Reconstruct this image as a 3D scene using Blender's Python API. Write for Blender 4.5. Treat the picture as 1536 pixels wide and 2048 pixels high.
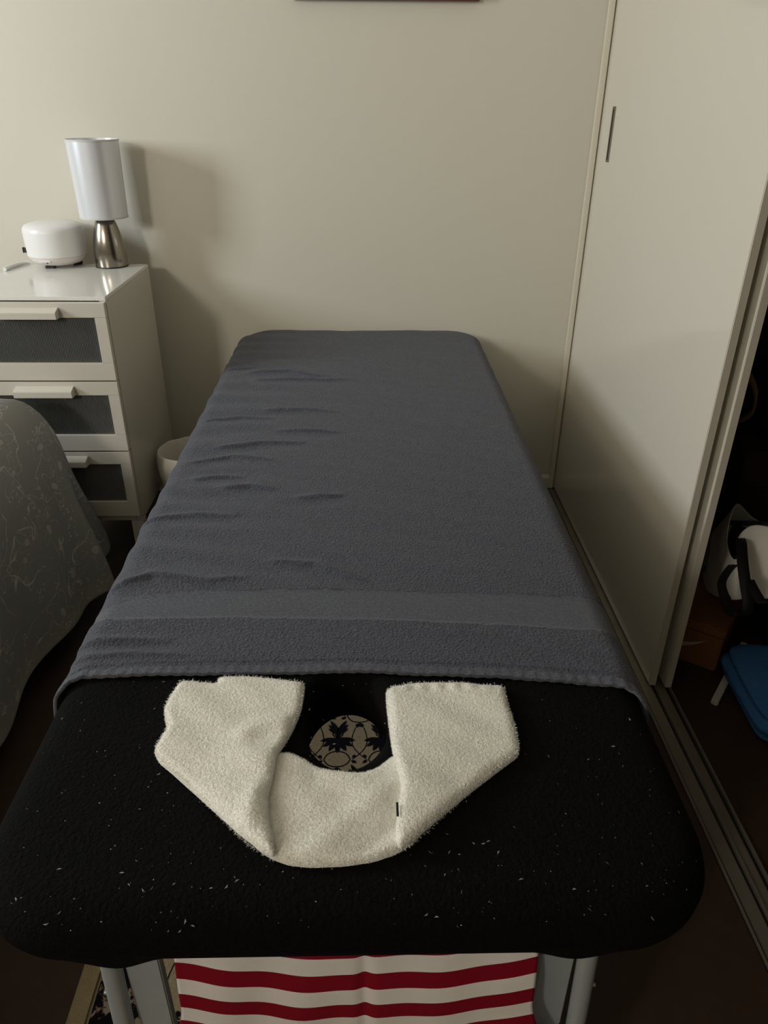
import bpy, bmesh, math, random
import numpy as np
from mathutils import Vector, Matrix
from mathutils.geometry import delaunay_2d_cdt

for o in list(bpy.data.objects):
    bpy.data.objects.remove(o, do_unlink=True)
scene = bpy.context.scene
COL = scene.collection
rng = random.Random(7)
nrg = np.random.default_rng(7)

# ------------------------------------------------------------------ camera
PITCH, YAW, ROLL, FPX = math.radians(28.95), math.radians(1.445), math.radians(0.49), 1500.0
F = Vector((math.sin(YAW) * math.cos(PITCH), math.cos(YAW) * math.cos(PITCH), -math.sin(PITCH)))
R0 = Vector((math.cos(YAW), -math.sin(YAW), 0))
U0 = R0.cross(F)
RV = math.cos(ROLL) * R0 + math.sin(ROLL) * U0
UV = -math.sin(ROLL) * R0 + math.cos(ROLL) * U0
cam_data = bpy.data.cameras.new('camera')
cam = bpy.data.objects.new('camera', cam_data)
COL.objects.link(cam)
cam.matrix_world = Matrix(((RV.x, UV.x, -F.x, 0), (RV.y, UV.y, -F.y, 0), (RV.z, UV.z, -F.z, 1.15), (0, 0, 0, 1)))
cam_data.sensor_fit = 'VERTICAL'
cam_data.sensor_height = 36.0
cam_data.lens = FPX / 2048 * 36.0
cam_data.clip_start = 0.02
scene.camera = cam

# ------------------------------------------------------------------ world, lights, exposure
world = bpy.data.worlds.new('world')
scene.world = world
world.use_nodes = True
wn = world.node_tree.nodes
wn['Background'].inputs['Color'].default_value = (0.55, 0.68, 0.9, 1)
wn['Background'].inputs['Strength'].default_value = 0.6
vs = scene.view_settings
vs.view_transform = 'Standard'
vs.look = 'None'
vs.gamma = 1.0
vs.use_curve_mapping = False
vs.exposure = -0.18


def area_light(name, loc, target, sx, sy, power, color):
    d = bpy.data.lights.new(name, 'AREA')
    d.shape = 'RECTANGLE'
    d.size, d.size_y = sx, sy
    d.energy = power
    d.color = color
    o = bpy.data.objects.new(name, d)
    COL.objects.link(o)
    o.location = loc
    o.rotation_euler = (Vector(target) - Vector(loc)).to_track_quat('-Z', 'Y').to_euler()
    return o


# daylight through the window of the left wall (cool) and warm light from an added rear window, standing in for an unseen lamp
area_light('daylight_left_window', (-2.27, 1.20, 1.47), (0.0, 1.20, 1.47), 0.36, 0.66, 33.0, (0.88, 0.95, 1.0))
area_light('warm_rear_light', (-1.80, -1.56, 1.92), (-1.80, 0.0, 1.92), 0.34, 0.44, 32.0, (1.0, 0.93, 0.82))

# outlines and crease lines of the cloths on the table, metres in the table's plane
WT_L= [(-0.2198, 0.6804), (-0.1991, 0.6784), (-0.1769, 0.6747), (-0.1765, 0.686), (-0.1391, 0.6864), (-0.1032, 0.6807), (-0.0747, 0.6752), (-0.0745, 0.6557), (-0.076, 0.6314), (-0.0821, 0.6046), (-0.0901, 0.5758), (-0.095, 0.562), (-0.0956, 0.5293), (-0.0977, 0.5049), (-0.093, 0.4761), (-0.0874, 0.4587), (-0.0847, 0.442), (-0.0981, 0.4494), (-0.1185, 0.4656), (-0.1407, 0.4881), (-0.1701, 0.518), (-0.2011, 0.5469), (-0.2169, 0.5604), (-0.2244, 0.5721), (-0.2246, 0.5811), (-0.2189, 0.6064), (-0.2252, 0.6216), (-0.2294, 0.6373), (-0.2262, 0.6576), (-0.2226, 0.6719)]
WT_R= [(0.0207, 0.6603), (0.0284, 0.667), (0.0548, 0.6727), (0.1105, 0.6728), (0.1304, 0.6683), (0.1595, 0.667), (0.159, 0.6363), (0.161, 0.6088), (0.1604, 0.5723), (0.1572, 0.5633), (0.1345, 0.5454), (0.1057, 0.5202), (0.0782, 0.4934), (0.0574, 0.4727), (0.0426, 0.4588), (0.0275, 0.4485), (0.0248, 0.4634), (0.0275, 0.4855), (0.0325, 0.515), (0.0303, 0.5339), (0.0253, 0.5672), (0.0228, 0.6107), (0.0213, 0.6381)]
WT_M= [(-0.1216, 0.5536), (-0.0974, 0.5668), (-0.0847, 0.5707), (-0.0684, 0.563), (-0.0496, 0.55), (-0.0289, 0.5451), (-0.0085, 0.5409), (0.0068, 0.5479), (0.0253, 0.5651), (0.054, 0.5647), (0.0615, 0.5252), (0.0533, 0.4779), (0.0439, 0.4627), (0.0263, 0.4507), (0.0057, 0.4428), (-0.0212, 0.4386), (-0.0525, 0.4376), (-0.0728, 0.4405), (-0.0869, 0.4463), (-0.0981, 0.4532), (-0.1149, 0.4694), (-0.1196, 0.5035)]
RIDGES= [[(-0.3558, 1.8249), (-0.2769, 1.8528)], [(-0.2888, 1.8094), (-0.1967, 1.8212), (-0.0833, 1.7716)], [(-0.2643, 1.7529), (-0.1742, 1.7603), (-0.0316, 1.7567)], [(-0.2182, 1.5508), (-0.1421, 1.5566), (-0.0591, 1.5385)], [(-0.3401, 1.4903), (-0.2691, 1.5099), (-0.198, 1.504)], [(-0.1763, 1.4355), (-0.1239, 1.4353), (-0.0506, 1.4272)], [(-0.287, 1.3506), (-0.2119, 1.3745), (-0.12, 1.379)], [(-0.3277, 1.2821), (-0.258, 1.3086), (-0.1755, 1.2924)], [(-0.3102, 1.2128), (-0.2576, 1.2246), (-0.2194, 1.2223)], [(-0.2495, 1.1751), (-0.2053, 1.1845), (-0.159, 1.1707)], [(-0.1157, 1.1405), (-0.067, 1.1438), (-0.0388, 1.1529)], [(-0.3725, 1.0612), (-0.3059, 1.0805), (-0.2094, 1.0798)], [(-0.3578, 0.8772), (-0.3084, 0.9056), (-0.2235, 0.887), (-0.1687, 0.8991)], [(-0.1386, 0.9384), (-0.0784, 0.9324), (-0.001, 0.886)], [(-0.3616, 0.7539), (-0.3072, 0.7582), (-0.2465, 0.7565)], [(-0.3628, 0.7279), (-0.2932, 0.7299), (-0.2195, 0.7262)]]
HEM= [(-0.3607, 0.6872), (-0.3359, 0.6921), (-0.2891, 0.6933), (-0.2245, 0.6951), (-0.1807, 0.6964), (-0.1056, 0.6972), (-0.0097, 0.6978), (0.0742, 0.6914), (0.1577, 0.6868), (0.2338, 0.6779), (0.2913, 0.6702), (0.3105, 0.6556), (0.3183, 0.6333)]

# ------------------------------------------------------------------ helpers
def lin(r, g, b):
    f = lambda c: (c / 12.92 if c <= 0.04045 else ((c + 0.055) / 1.055) ** 2.4)
    return (f(r / 255), f(g / 255), f(b / 255), 1.0)


def mat(name, col, rough=0.6, metal=0.0, spec=0.5, vary=0.0, vscale=8.0, bump=0.0, bscale=60.0, bdist=0.002,
        coat=0.0, detail=4.0, sheen=0.0, trans=0.0, aniso=0.0):
    m = bpy.data.materials.new(name)
    m.use_nodes = True
    nt = m.node_tree
    p = nt.nodes['Principled BSDF']
    p.inputs['Base Color'].default_value = col
    p.inputs['Roughness'].default_value = rough
    p.inputs['Metallic'].default_value = metal
    p.inputs['Specular IOR Level'].default_value = spec
    p.inputs['Coat Weight'].default_value = coat
    p.inputs['Coat Roughness'].default_value = 0.08
    p.inputs['Sheen Weight'].default_value = sheen
    p.inputs['Sheen Roughness'].default_value = 0.5
    p.inputs['Transmission Weight'].default_value = trans
    p.inputs['Anisotropic'].default_value = aniso
    tc = nt.nodes.new('ShaderNodeTexCoord')
    if vary > 0:
        n = nt.nodes.new('ShaderNodeTexNoise')
        n.inputs['Scale'].default_value = vscale
        n.inputs['Detail'].default_value = detail
        nt.links.new(tc.outputs['Object'], n.inputs['Vector'])
        mx = nt.nodes.new('ShaderNodeMix')
        mx.data_type = 'RGBA'
        mx.inputs[6].default_value = tuple(c * (1 - vary) for c in col[:3]) + (1,)
        mx.inputs[7].default_value = tuple(min(1, c * (1 + vary)) for c in col[:3]) + (1,)
        nt.links.new(n.outputs['Fac'], mx.inputs[0])
        nt.links.new(mx.outputs[2], p.inputs['Base Color'])
    if bump > 0:
        n = nt.nodes.new('ShaderNodeTexNoise')
        n.inputs['Scale'].default_value = bscale
        n.inputs['Detail'].default_value = 3.0
        nt.links.new(tc.outputs['Object'], n.inputs['Vector'])
        b = nt.nodes.new('ShaderNodeBump')
        b.inputs['Strength'].default_value = bump
        b.inputs['Distance'].default_value = bdist
        nt.links.new(n.outputs['Fac'], b.inputs['Height'])
        nt.links.new(b.outputs['Normal'], p.inputs['Normal'])
    return m


def N(m, kind, **kw):
    n = m.node_tree.nodes.new(kind)
    for k, v in kw.items():
        setattr(n, k, v)
    return n


def math_node(m, op, a=None, b=None):
    n = N(m, 'ShaderNodeMath', operation=op)
    for i, v in enumerate((a, b)):
        if v is None:
            continue
        if isinstance(v, (int, float)):
            n.inputs[i].default_value = v
        else:
            m.node_tree.links.new(v, n.inputs[i])
    return n.outputs[0]


def link_mesh(name, me, material=None, parent=None, smooth=True):
    o = bpy.data.objects.new(name, me)
    COL.objects.link(o)
    if material:
        me.materials.append(material)
    if smooth:
        me.polygons.foreach_set('use_smooth', [True] * len(me.polygons))
    if parent:
        o.parent = parent
    return o


def empty(name, loc=(0, 0, 0), rz=0.0, parent=None):
    o = bpy.data.objects.new(name, None)
    o.empty_display_size = 0.05
    COL.objects.link(o)
    o.location = loc
    o.rotation_euler = (0, 0, rz)
    if parent:
        o.parent = parent
    return o


def tag(o, label=None, category=None, group=None, kind=None):
    for k, v in (('label', label), ('category', category), ('group', group), ('kind', kind)):
        if v:
            o[k] = v
    return o


class MB:
    """collects shapes, links them as ONE mesh object"""

    def __init__(self):
        self.v, self.f = [], []

    def add(self, vs_, fs_):
        n = len(self.v)
        self.v += [tuple(p) for p in vs_]
        self.f += [tuple(i + n for i in f) for f in fs_]
        return self

    def box(self, x0, x1, y0, y1, z0, z1):
        return self.add([(x0, y0, z0), (x1, y0, z0), (x1, y1, z0), (x0, y1, z0), (x0, y0, z1), (x1, y0, z1), (x1, y1, z1), (x0, y1, z1)],
                        [(0, 3, 2, 1), (4, 5, 6, 7), (0, 1, 5, 4), (1, 2, 6, 5), (2, 3, 7, 6), (3, 0, 4, 7)])

    def lathe(self, prof, n=48, c=(0, 0, 0), cap0=True, cap1=True):
        vs_, fs_ = [], []
        for r, z in prof:
            for i in range(n):
                a = 2 * math.pi * i / n
                vs_.append((c[0] + r * math.cos(a), c[1] + r * math.sin(a), c[2] + z))
        for j in range(len(prof) - 1):
            for i in range(n):
                k = (i + 1) % n
                fs_.append((j * n + i, j * n + k, (j + 1) * n + k, (j + 1) * n + i))
        if cap0:
            fs_.append(tuple(range(n))[::-1])
        if cap1:
            m_ = (len(prof) - 1) * n
            fs_.append(tuple(m_ + i for i in range(n)))
        return self.add(vs_, fs_)

    def tube(self, pts, r, n=10):
        pts = [Vector(p) for p in pts]
        vs_, fs_ = [], []
        up = None
        for i, p in enumerate(pts):
            t = (pts[min(i + 1, len(pts) - 1)] - pts[max(i - 1, 0)]).normalized()
            if up is None:
                up = Vector((0, 0, 1)) if abs(t.z) < 0.9 else Vector((1, 0, 0))
            a = t.cross(up).normalized()
            b = a.cross(t).normalized()
            up = b
            for k in range(n):
                an = 2 * math.pi * k / n
                q = p + (a * math.cos(an) + b * math.sin(an)) * r
                vs_.append(q)
        for j in range(len(pts) - 1):
            for k in range(n):
                l = (k + 1) % n
                fs_.append((j * n + k, j * n + l, (j + 1) * n + l, (j + 1) * n + k))
        fs_.append(tuple(range(n))[::-1])
        fs_.append(tuple((len(pts) - 1) * n + i for i in range(n)))
        return self.add(vs_, fs_)

    def prism(self, poly, axis, a0, a1):
        """extrude a 2-D polygon along axis 'x', 'y' or 'z'"""
        n = len(poly)

        def P(p, a):
            return {'x': (a, p[0], p[1]), 'y': (p[0], a, p[1]), 'z': (p[0], p[1], a)}[axis]
        vs_ = [P(p, a0) for p in poly] + [P(p, a1) for p in poly]
        fs_ = [tuple(range(n))[::-1], tuple(range(n, 2 * n))]
        fs_ += [(i, (i + 1) % n, (i + 1) % n + n, i + n) for i in range(n)]
        return self.add(vs_, fs_)

    def build(self, name, material, parent=None, bevel=0.0, seg=2, smooth=True, offset=(0, 0, 0)):
        me = bpy.data.meshes.new(name)
        me.from_pydata([(p[0] - offset[0], p[1] - offset[1], p[2] - offset[2]) for p in self.v], [], self.f)
        bm = bmesh.new()
        bm.from_mesh(me)
        bmesh.ops.recalc_face_normals(bm, faces=bm.faces)
        if bevel > 0:
            es = [e for e in bm.edges if len(e.link_faces) == 2 and e.calc_face_angle() > 0.5]
            bmesh.ops.bevel(bm, geom=es, offset=bevel, segments=seg, affect='EDGES', clamp_overlap=True)
        bm.to_mesh(me)
        bm.free()
        o = link_mesh(name, me, material, parent, smooth)
        if smooth:
            me.set_sharp_from_angle(angle=math.radians(40))
        return o


def grid_mesh(name, nu, nv, fn, material, parent=None, closed_u=False, thickness=0.0, uv=None, toffset=-1):
    vs_ = [fn(i / (nu if closed_u else nu - 1), j / (nv - 1)) for j in range(nv) for i in range(nu)]
    fs_ = []
    for j in range(nv - 1):
        for i in range(nu if closed_u else nu - 1):
            k = (i + 1) % nu
            fs_.append((j * nu + i, j * nu + k, (j + 1) * nu + k, (j + 1) * nu + i))
    me = bpy.data.meshes.new(name)
    me.from_pydata(vs_, [], fs_)
    if uv:
        l = me.uv_layers.new(name='UVMap')
        for poly in me.polygons:
            for li, vi in zip(poly.loop_indices, poly.vertices):
                l.data[li].uv = ((vi % nu) / (nu - 1), (vi // nu) / (nv - 1))
    o = link_mesh(name, me, material, parent)
    if thickness:
        s = o.modifiers.new('thickness', 'SOLIDIFY')
        s.thickness = thickness
        s.offset = toffset
    return o


def smooth01(t):
    t = max(0.0, min(1.0, t))
    return t * t * (3 - 2 * t)


_np = nrg.random((64, 3))


def wob(x, y=0.0, z=0.0, k=0):
    """cheap smooth pseudo noise in -1..1"""
    s = 0.0
    for i in range(5):
        a, b, c = _np[(k * 7 + i) % 64]
        s += math.sin(x * (0.6 + a * 1.7) + y * (0.6 + b * 1.7) + z * (0.5 + c) + 6.28 * (a + 2 * b + 3 * c)) * (0.9 - 0.1 * i)
    return s / 3.0


# ------------------------------------------------------------------ materials
M = {}
M['wall'] = mat('wall_paint', lin(217, 212, 198), 0.75, spec=0.25, vary=0.02, vscale=1.5, bump=0.12, bscale=420, bdist=0.0012)
M['ceiling'] = mat('ceiling_paint', lin(205, 198, 182), 0.85, spec=0.2, vary=0.02)
M['floor'] = mat('floor_dark_brown', lin(58, 42, 30), 0.65, spec=0.3, vary=0.25, vscale=30, bump=0.35, bscale=500, bdist=0.002)
M['trim'] = mat('trim_white', lin(224, 217, 198), 0.45, vary=0.02)
M['door'] = mat('door_white_gloss', lin(222, 216, 202), 0.07, spec=0.6, vary=0.015, vscale=2)
M['edge'] = mat('door_edge_band', lin(205, 198, 184), 0.4, vary=0.02)
M['track'] = mat('track_bronze_metal', lin(150, 143, 130), 0.38, metal=0.6, vary=0.15, vscale=25)
M['chrome'] = mat('brushed_steel', lin(150, 144, 136), 0.3, metal=1.0, vary=0.1, vscale=40)
M['black'] = mat('black_plastic', lin(18, 17, 16), 0.5, vary=0.1)
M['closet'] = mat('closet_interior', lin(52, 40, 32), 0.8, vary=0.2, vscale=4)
M['lacquer'] = mat('white_lacquer', lin(208, 202, 190), 0.28, spec=0.5, vary=0.015, vscale=4)
M['lacquer_top'] = mat('white_gloss_top', lin(226, 224, 219), 0.12, spec=0.6, vary=0.012, vscale=5)
M['panel'] = mat('smoky_ribbed_plastic', lin(112, 114, 114), 0.35, spec=0.5, vary=0.2, vscale=5)
M['white_plastic'] = mat('white_plastic', lin(232, 231, 230), 0.35, vary=0.01)
M['white_plastic_b'] = mat('white_plastic_base', lin(226, 220, 214), 0.3, vary=0.01)
M['liner'] = mat('white_bin_liner', lin(236, 232, 222), 0.5, vary=0.05, vscale=20, bump=0.4, bscale=30, bdist=0.004)
M['fleece'] = mat('black_fleece', lin(9, 9, 9), 0.95, spec=0.1, vary=0.5, vscale=120, bump=0.8, bscale=260, bdist=0.003)
M['vinyl'] = mat('dark_vinyl', lin(24, 24, 28), 0.45, vary=0.1)
M['alu'] = mat('grey_aluminium', lin(182, 188, 192), 0.42, metal=0.35, vary=0.04, vscale=60)
M['wtowel'] = mat('cream_terry', lin(243, 240, 230), 0.95, spec=0.1, vary=0.06, vscale=90, bump=0.7, bscale=330, bdist=0.003, sheen=0.2)
M['pile'] = mat('cream_terry_loops', lin(246, 243, 235), 0.95, spec=0.05, vary=0.03)
M['lint'] = mat('pale_lint', lin(158, 158, 155), 0.9, vary=0.2, vscale=30)
M['binding'] = mat('rug_cream_binding', lin(150, 135, 104), 0.95, spec=0.1, vary=0.15, vscale=120, bump=0.8, bscale=300, bdist=0.003)
M['navy'] = mat('rug_dark_wool', lin(24, 25, 34), 0.95, spec=0.1, vary=0.5, vscale=300)
M['tote'] = mat('white_canvas', lin(244, 240, 231), 0.85, spec=0.2, vary=0.05, vscale=14, bump=0.25, bscale=180)
M['strap'] = mat('black_webbing', lin(12, 12, 13), 0.75, vary=0.2, vscale=80)
M['brownbox'] = mat('orange_brown_card', lin(122, 78, 40), 0.75, vary=0.12, vscale=10)
M['darkbox'] = mat('dark_brown_card', lin(56, 36, 24), 0.85, vary=0.25, vscale=9)
M['tan'] = mat('tan_leather', lin(150, 122, 76), 0.6, vary=0.15, vscale=30)
M['blue'] = mat('blue_terry', lin(66, 114, 170), 0.95, spec=0.1, vary=0.18, vscale=90, bump=0.7, bscale=260, bdist=0.003)
M['mark'] = mat('pale_print', lin(176, 150, 140), 0.7, vary=0.1)
M['grey_cloth'] = mat('grey_cloth', lin(96, 92, 84), 0.9, vary=0.15, vscale=30)
M['wood_frame'] = mat('reddish_wood', lin(96, 52, 40), 0.45, vary=0.2, vscale=20)
M['canvas'] = mat('picture_canvas', lin(176, 150, 120), 0.8, vary=0.35, vscale=6)
M['mattress'] = mat('mattress_cloth', lin(150, 146, 138), 0.9, vary=0.05)

# brushed metal of the lamp base: streaks run down the cone
m = mat('lamp_brushed_metal', lin(150, 144, 134), 0.2, metal=1.0, aniso=0.6)
tc = N(m, 'ShaderNodeTexCoord'); mp = N(m, 'ShaderNodeMapping'); nz = N(m, 'ShaderNodeTexNoise')
mp.inputs['Scale'].default_value = (30, 30, 900)
nz.inputs['Scale'].default_value = 1.0
bp = N(m, 'ShaderNodeBump'); bp.inputs['Strength'].default_value = 0.05; bp.inputs['Distance'].default_value = 0.001
lk = m.node_tree.links
lk.new(tc.outputs['Object'], mp.inputs['Vector']); lk.new(mp.outputs['Vector'], nz.inputs['Vector'])
lk.new(nz.outputs['Fac'], bp.inputs['Height']); lk.new(bp.outputs['Normal'], m.node_tree.nodes['Principled BSDF'].inputs['Normal'])
M['lampmetal'] = m

# satin lamp shade
M['shade'] = mat('white_satin_shade', lin(226, 228, 233), 0.3, metal=0.3, spec=0.6, vary=0.02, vscale=30)
M['shade_rim'] = mat('shade_rim_tape', lin(205, 203, 198), 0.5, vary=0.02)

# grey terry towel: pile everywhere except in the flat woven band and along the hem
m = mat('slate_grey_terry', lin(76, 78, 88), 0.95, spec=0.1, vary=0.16, vscale=70, sheen=0.15)
nt = m.node_tree; lk = nt.links; p = nt.nodes['Principled BSDF']
at = N(m, 'ShaderNodeAttribute'); at.attribute_name = 'band'
tc = N(m, 'ShaderNodeTexCoord')
n1 = N(m, 'ShaderNodeTexNoise'); n1.inputs['Scale'].default_value = 300; n1.inputs['Detail'].default_value = 3
lk.new(tc.outputs['Object'], n1.inputs['Vector'])
w1 = N(m, 'ShaderNodeTexWave', wave_type='BANDS', bands_direction='DIAGONAL'); w1.inputs['Scale'].default_value = 190; w1.inputs['Distortion'].default_value = 1.0
lk.new(tc.outputs['Object'], w1.inputs['Vector'])
hm = N(m, 'ShaderNodeMix'); hm.data_type = 'FLOAT'
w1s = math_node(m, 'MULTIPLY', w1.outputs['Fac'], 0.14)
lk.new(at.outputs['Fac'], hm.inputs[0]); lk.new(n1.outputs['Fac'], hm.inputs[2]); lk.new(w1s, hm.inputs[3])
bp = N(m, 'ShaderNodeBump'); bp.inputs['Strength'].default_value = 1.0; bp.inputs['Distance'].default_value = 0.0030
lk.new(hm.outputs[0], bp.inputs['Height']); lk.new(bp.outputs['Normal'], p.inputs['Normal'])
old = p.inputs['Base Color'].links[0].from_socket
cm = N(m, 'ShaderNodeMix'); cm.data_type = 'RGBA'
cm.inputs[7].default_value = lin(90, 92, 101)
lk.new(at.outputs['Fac'], cm.inputs[0]); lk.new(old, cm.inputs[6])
sp = N(m, 'ShaderNodeTexNoise'); sp.inputs['Scale'].default_value = 330; sp.inputs['Detail'].default_value = 2
lk.new(tc.outputs['Object'], sp.inputs['Vector'])
mr = N(m, 'ShaderNodeMapRange'); mr.inputs[1].default_value = 0.3; mr.inputs[2].default_value = 0.7; mr.inputs[3].default_value = 0.72; mr.inputs[4].default_value = 1.25
lk.new(sp.outputs['Fac'], mr.inputs[0])
mm = N(m, 'ShaderNodeMix'); mm.data_type = 'RGBA'; mm.blend_type = 'MULTIPLY'; mm.inputs[0].default_value = 1.0
lk.new(cm.outputs[2], mm.inputs[6]); lk.new(mr.outputs[0], mm.inputs[7])
lk.new(mm.outputs[2], p.inputs['Base Color'])
M['gtowel'] = m

# red and white stripes woven across the hanging towel (UV v runs down the cloth)
m = mat('red_white_stripes', (1, 1, 1, 1), 0.8, spec=0.2)
nt = m.node_tree; lk = nt.links; p = nt.nodes['Principled BSDF']
uvn = N(m, 'ShaderNodeUVMap'); sx = N(m, 'ShaderNodeSeparateXYZ'); lk.new(uvn.outputs[0], sx.inputs[0])
fr = math_node(m, 'FRACT', math_node(m, 'MULTIPLY', sx.outputs['Y'], 7.8))
st = math_node(m, 'LESS_THAN', fr, 0.5)
nz = N(m, 'ShaderNodeTexNoise'); nz.inputs['Scale'].default_value = 300
mx = N(m, 'ShaderNodeMix'); mx.data_type = 'RGBA'
mx.inputs[6].default_value = lin(236, 229, 224); mx.inputs[7].default_value = lin(134, 8, 32)
lk.new(st, mx.inputs[0]); lk.new(mx.outputs[2], p.inputs['Base Color'])
bp = N(m, 'ShaderNodeBump'); bp.inputs['Strength'].default_value = 0.3; bp.inputs['Distance'].default_value = 0.001
lk.new(nz.outputs['Fac'], bp.inputs['Height']); lk.new(bp.outputs['Normal'], p.inputs['Normal'])
M['stripes'] = m

# rug field: beige ground, dark floral border with cream specks near its edge
m = mat('rug_wool', lin(150, 138, 110), 0.95, spec=0.1)
nt = m.node_tree; lk = nt.links; p = nt.nodes['Principled BSDF']
tc = N(m, 'ShaderNodeTexCoord'); sx = N(m, 'ShaderNodeSeparateXYZ'); lk.new(tc.outputs['Object'], sx.inputs[0])
bm_ = math_node(m, 'GREATER_THAN', math_node(m, 'ABSOLUTE', sx.outputs['X']), 0.21)
nz = N(m, 'ShaderNodeTexNoise'); nz.inputs['Scale'].default_value = 55; nz.inputs['Detail'].default_value = 4
lk.new(tc.outputs['Object'], nz.inputs['Vector'])
cr = N(m, 'ShaderNodeValToRGB'); cr.color_ramp.interpolation = 'CONSTANT'
cr.color_ramp.elements[0].color = lin(20, 20, 26); cr.color_ramp.elements[1].position = 0.58; cr.color_ramp.elements[1].color = lin(140, 132, 118)
e = cr.color_ramp.elements.new(0.55); e.color = lin(98, 70, 66)
lk.new(nz.outputs['Fac'], cr.inputs[0])
n2 = N(m, 'ShaderNodeTexNoise'); n2.inputs['Scale'].default_value = 260
lk.new(tc.outputs['Object'], n2.inputs['Vector'])
g2 = N(m, 'ShaderNodeMix'); g2.data_type = 'RGBA'; g2.inputs[6].default_value = lin(150, 136, 112); g2.inputs[7].default_value = lin(186, 172, 146)
lk.new(n2.outputs['Fac'], g2.inputs[0])
mx = N(m, 'ShaderNodeMix'); mx.data_type = 'RGBA'
lk.new(bm_, mx.inputs[0]); lk.new(g2.outputs[2], mx.inputs[6]); lk.new(cr.outputs[0], mx.inputs[7])
lk.new(mx.outputs[2], p.inputs['Base Color'])
bp = N(m, 'ShaderNodeBump'); bp.inputs['Strength'].default_value = 0.6; bp.inputs['Distance'].default_value = 0.002
lk.new(n2.outputs['Fac'], bp.inputs['Height']); lk.new(bp.outputs['Normal'], p.inputs['Normal'])
M['rug'] = m

# bedspread: grey cloth embroidered with pale flowers and vines
m = mat('grey_embroidered_cloth', lin(150, 150, 149), 0.85, spec=0.2)
nt = m.node_tree; lk = nt.links; p = nt.nodes['Principled BSDF']
uvn = N(m, 'ShaderNodeUVMap')
mp = N(m, 'ShaderNodeMapping'); lk.new(uvn.outputs[0], mp.inputs['Vector'])
nd = N(m, 'ShaderNodeTexNoise'); nd.inputs['Scale'].default_value = 9; nd.inputs['Detail'].default_value = 3
lk.new(mp.outputs[0], nd.inputs['Vector'])
# flowers: petal outlines around the nearest cell point
vo = N(m, 'ShaderNodeTexVoronoi'); vo.inputs['Scale'].default_value = 8.5; vo.voronoi_dimensions = '2D'
ad = N(m, 'ShaderNodeMix'); ad.data_type = 'VECTOR'; ad.inputs[0].default_value = 0.05
lk.new(mp.outputs[0], ad.inputs[4]); lk.new(nd.outputs['Color'], ad.inputs[5])
lk.new(ad.outputs[1], vo.inputs['Vector'])
sub = N(m, 'ShaderNodeVectorMath', operation='SUBTRACT'); lk.new(ad.outputs[1], sub.inputs[0]); lk.new(vo.outputs['Position'], sub.inputs[1])
sx = N(m, 'ShaderNodeSeparateXYZ'); lk.new(sub.outputs[0], sx.inputs[0])
ang = math_node(m, 'ARCTAN2', sx.outputs['Y'], sx.outputs['X'])
rad = math_node(m, 'SQRT', math_node(m, 'ADD', math_node(m, 'MULTIPLY', sx.outputs['X'], sx.outputs['X']), math_node(m, 'MULTIPLY', sx.outputs['Y'], sx.outputs['Y'])))
pet = math_node(m, 'ADD', 0.034, math_node(m, 'MULTIPLY', math_node(m, 'SINE', math_node(m, 'MULTIPLY', ang, 5.0)), 0.014))
pet = math_node(m, 'ADD', pet, math_node(m, 'MULTIPLY', math_node(m, 'SUBTRACT', nd.outputs['Fac'], 0.5), 0.05))
outl = math_node(m, 'LESS_THAN', math_node(m, 'ABSOLUTE', math_node(m, 'SUBTRACT', rad, pet)), 0.0008)
heart = math_node(m, 'LESS_THAN', rad, math_node(m, 'MULTIPLY', nd.outputs['Fac'], 0.02))
# vines: thin contour lines of a soft noise
nv_ = N(m, 'ShaderNodeTexNoise'); nv_.inputs['Scale'].default_value = 7.5; nv_.inputs['Detail'].default_value = 3.0; nv_.inputs['Distortion'].default_value = 0.6
lk.new(mp.outputs[0], nv_.inputs['Vector'])
vine = math_node(m, 'LESS_THAN', math_node(m, 'ABSOLUTE', math_node(m, 'SUBTRACT', nv_.outputs['Fac'], 0.5)), 0.0052)
nb = N(m, 'ShaderNodeTexNoise'); nb.inputs['Scale'].default_value = 14
lk.new(mp.outputs[0], nb.inputs['Vector'])
gate = math_node(m, 'GREATER_THAN', nb.outputs['Fac'], 0.40)
dots = N(m, 'ShaderNodeTexVoronoi'); dots.inputs['Scale'].default_value = 75; dots.voronoi_dimensions = '2D'
lk.new(mp.outputs[0], dots.inputs['Vector'])
dot = math_node(m, 'MULTIPLY', math_node(m, 'LESS_THAN', dots.outputs['Distance'], 0.25), math_node(m, 'GREATER_THAN', nb.outputs['Fac'], 0.6))
emb = math_node(m, 'MAXIMUM', math_node(m, 'MULTIPLY', math_node(m, 'MAXIMUM', outl, vine), gate), math_node(m, 'MAXIMUM', math_node(m, 'MULTIPLY', heart, 0.6), math_node(m, 'MULTIPLY', dot, 0.5)))
nb2 = N(m, 'ShaderNodeTexNoise'); nb2.inputs['Scale'].default_value = 60
lk.new(mp.outputs[0], nb2.inputs['Vector'])
emb = math_node(m, 'MULTIPLY', emb, math_node(m, 'MULTIPLY', 1.15, nb2.outputs['Fac']))
at = N(m, 'ShaderNodeAttribute'); at.attribute_name = 'hem'
cm = N(m, 'ShaderNodeMix'); cm.data_type = 'RGBA'; cm.inputs[6].default_value = lin(150, 150, 149); cm.inputs[7].default_value = lin(168, 167, 158)
lk.new(at.outputs['Fac'], cm.inputs[0])
mx = N(m, 'ShaderNodeMix'); mx.data_type = 'RGBA'; mx.inputs[7].default_value = lin(222, 221, 214)
lk.new(emb, mx.inputs[0]); lk.new(cm.outputs[2], mx.inputs[6]); lk.new(mx.outputs[2], p.inputs['Base Color'])
bp = N(m, 'ShaderNodeBump'); bp.inputs['Strength'].default_value = 0.5; bp.inputs['Distance'].default_value = 0.001
lk.new(emb, bp.inputs['Height']); lk.new(bp.outputs['Normal'], p.inputs['Normal'])
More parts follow.
